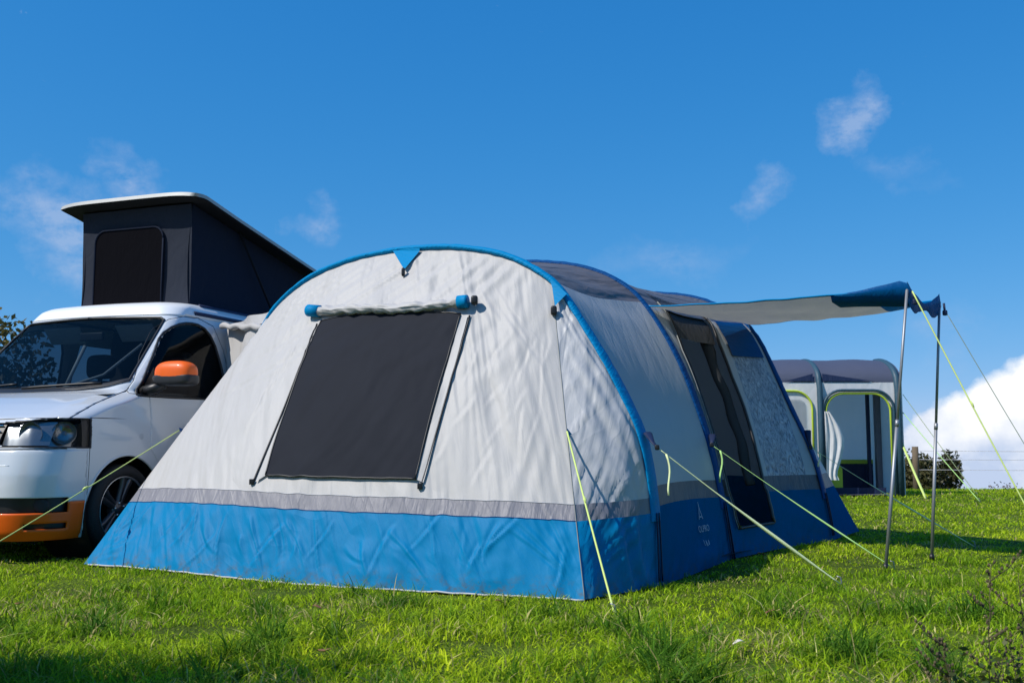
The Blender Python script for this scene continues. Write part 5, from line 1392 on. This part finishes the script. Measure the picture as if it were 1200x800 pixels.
# the field slopes: world z is the field's normal, so the true horizon lies a few degrees below the field's plane
ad = N(nt, 'ShaderNodeVectorMath', operation='ADD'); ad.inputs[1].default_value = (0, 0, .055); L(nt, tc.outputs['Generated'], ad.inputs[0]); L(nt, ad.outputs[0], sky.inputs[0])
h0 = N(nt, 'ShaderNodeHueSaturation'); h0.inputs['Saturation'].default_value = 1.22; L(nt, sky.outputs[0], h0.inputs['Color'])
sp_ = N(nt, 'ShaderNodeSeparateColor'); L(nt, h0.outputs[0], sp_.inputs[0]); hs = N(nt, 'ShaderNodeCombineColor')
for k_, (g_, a_) in enumerate(((1.293, .523), (.652, 1.445), (.442, 2.95))):
    pw_ = N(nt, 'ShaderNodeMath', operation='POWER'); L(nt, sp_.outputs[k_], pw_.inputs[0]); pw_.inputs[1].default_value = g_
    mu_ = N(nt, 'ShaderNodeMath', operation='MULTIPLY'); L(nt, pw_.outputs[0], mu_.inputs[0]); mu_.inputs[1].default_value = a_; L(nt, mu_.outputs[0], hs.inputs[k_])
# clouds: direction -> (azimuth, elevation)
sx = N(nt, 'ShaderNodeSeparateXYZ'); L(nt, tc.outputs['Generated'], sx.inputs[0])
az = N(nt, 'ShaderNodeMath', operation='ARCTAN2'); L(nt, sx.outputs[0], az.inputs[0]); L(nt, sx.outputs[1], az.inputs[1])
el = N(nt, 'ShaderNodeMath', operation='ARCSINE'); L(nt, sx.outputs[2], el.inputs[0])
cb_ = N(nt, 'ShaderNodeCombineXYZ'); L(nt, az.outputs[0], cb_.inputs[0]); L(nt, el.outputs[0], cb_.inputs[1])
def azel(px, py):
    r = ray(px, py).normalized(); return math.atan2(r.x, r.y), math.asin(r.z)
def nzs(scale, det, vec=cb_.outputs[0], rough=.6, sy=1.0, off=0.0):
    mp = N(nt, 'ShaderNodeMapping'); mp.inputs['Scale'].default_value = (1, sy, 1); mp.inputs['Location'].default_value = (off, off, off); L(nt, vec, mp.inputs[0])
    n = N(nt, 'ShaderNodeTexNoise'); n.inputs['Scale'].default_value = scale; n.inputs['Detail'].default_value = det; n.inputs['Roughness'].default_value = rough; L(nt, mp.outputs[0], n.inputs['Vector']); return n
def math_(op, a, b=None):
    n = N(nt, 'ShaderNodeMath', operation=op)
    for i, q in enumerate((a, b)):
        if q is None: continue
        if isinstance(q, (int, float)): n.inputs[i].default_value = q
        else: L(nt, q, n.inputs[i])
    return n.outputs[0]
def blobs(lst, warp, wsc, det=6):
    n = nzs(wsc, det); s = N(nt, 'ShaderNodeVectorMath', operation='SUBTRACT'); L(nt, n.outputs['Color'], s.inputs[0]); s.inputs[1].default_value = (.5, .5, .5)
    sc_ = N(nt, 'ShaderNodeVectorMath', operation='SCALE'); sc_.inputs['Scale'].default_value = warp; L(nt, s.outputs[0], sc_.inputs[0])
    a = N(nt, 'ShaderNodeVectorMath', operation='ADD'); L(nt, cb_.outputs[0], a.inputs[0]); L(nt, sc_.outputs[0], a.inputs[1]); res = None
    for px, py, rx, ry, rot, amp in lst:
        c = azel(px, py); s1_ = N(nt, 'ShaderNodeVectorMath', operation='SUBTRACT'); L(nt, a.outputs[0], s1_.inputs[0]); s1_.inputs[1].default_value = (c[0], c[1], 0)
        rt = N(nt, 'ShaderNodeVectorRotate', rotation_type='Z_AXIS'); rt.inputs['Angle'].default_value = rot; L(nt, s1_.outputs[0], rt.inputs[0])
        m_ = N(nt, 'ShaderNodeVectorMath', operation='MULTIPLY'); L(nt, rt.outputs[0], m_.inputs[0]); m_.inputs[1].default_value = (F / rx, F / ry, 0)
        ln = N(nt, 'ShaderNodeVectorMath', operation='LENGTH'); L(nt, m_.outputs[0], ln.inputs[0])
        v = math_('MULTIPLY', math_('SUBTRACT', 1.0, ln.outputs['Value']), amp)
        res = v if res is None else math_('MAXIMUM', res, v)
    return res
# wisps
wisp = blobs([(1002, 142, 42, 62, .3, .95), (890, 226, 30, 28, .6, .5), (65, 270, 75, 62, .8, .85), (150, 205, 60, 42, .6, .65), (372, 256, 36, 32, 1.0, .55), (780, 300, 120, 36, -.1, .28), (1050, 215, 60, 18, .2, .2), (1110, 395, 60, 30, .2, .25)], .16, 9, 12)
wisp = math_('MULTIPLY', wisp, math_('ADD', math_('MULTIPLY', nzs(26, 9, off=4, rough=.68, sy=1.6).outputs['Fac'], 3.4), -1.1))
wisp = math_('MINIMUM', math_('MAXIMUM', wisp, 0.0), .52)
# cumulus bank low on the right (and continuing beyond the frame)
cum = blobs([(1205, 545, 118, 100, 0, 1.0), (1120, 545, 62, 68, 0, 1.0), (1300, 520, 150, 120, 0, 1), (1480, 560, 160, 90, 0, 1), (1085, 560, 42, 40, 0, 1), (-260, 560, 200, 60, 0, 1), (-700, 540, 260, 90, 0, 1), (1900, 560, 260, 90, 0, 1)], .055, 16, 10)
cd = math_('MINIMUM', math_('MAXIMUM', math_('MULTIPLY', cum, 9.0), 0.0), 1.0)
shade = nzs(16, 6, off=2.2, rough=.55)
# shade the lower bulges (cloud self-shading)
elz = math_('SUBTRACT', math_('MULTIPLY', el.outputs[0], -11.0), -.28)
shf = math_('MINIMUM', math_('MAXIMUM', math_('ADD', math_('MULTIPLY', math_('SUBTRACT', shade.outputs['Fac'], .48), 3.2), math_('MULTIPLY', elz, 1.2)), 0.0), 1.0)
ccol = N(nt, 'ShaderNodeMix', data_type='RGBA'); ccol.inputs[6].default_value = (8.6, 8.7, 8.9, 1); ccol.inputs[7].default_value = (4.5, 5.4, 7.2, 1); L(nt, shf, ccol.inputs[0])
m1 = N(nt, 'ShaderNodeMix', data_type='RGBA'); L(nt, wisp, m1.inputs[0]); L(nt, hs.outputs[0], m1.inputs[6]); m1.inputs[7].default_value = (3.9, 4.8, 6.6, 1)
m2 = N(nt, 'ShaderNodeMix', data_type='RGBA'); L(nt, cd, m2.inputs[0]); L(nt, m1.outputs[2], m2.inputs[6]); L(nt, ccol.outputs[2], m2.inputs[7])
L(nt, m2.outputs[2], bg.inputs[0]); L(nt, bg.outputs[0], out.inputs[0])
sl = bpy.data.lights.new('sun', 'SUN'); sl.energy = 4.9; sl.angle = math.radians(.5); sl.color = (1, .955, .88)
so = bpy.data.objects.new('sun', sl); COL.objects.link(so); d = V(SD.x * math.cos(EL), SD.y * math.cos(EL), math.sin(EL)); so.rotation_euler = d.to_track_quat('Z', 'Y').to_euler(); so.location = (-6, -6, 8)
cam = bpy.data.cameras.new('camera'); cam.lens = 35; cam.sensor_width = 36; cam.clip_end = 2000; cam.clip_start = .05
cam.dof.use_dof = True; cam.dof.focus_distance = 6.8; cam.dof.aperture_fstop = 6.3
co = bpy.data.objects.new('camera', cam); COL.objects.link(co); co.location = (0, 0, H); co.rotation_euler = (math.pi / 2 + PITCH, 0, 0); sc.camera = co
sc.view_settings.view_transform = 'Standard'; sc.view_settings.look = 'None'; sc.view_settings.gamma = 1; sc.view_settings.exposure = 0.0
sc.render.engine = 'CYCLES'; sc.cycles.max_bounces = 8; sc.cycles.transparent_max_bounces = 12; sc.cycles.use_denoising = True
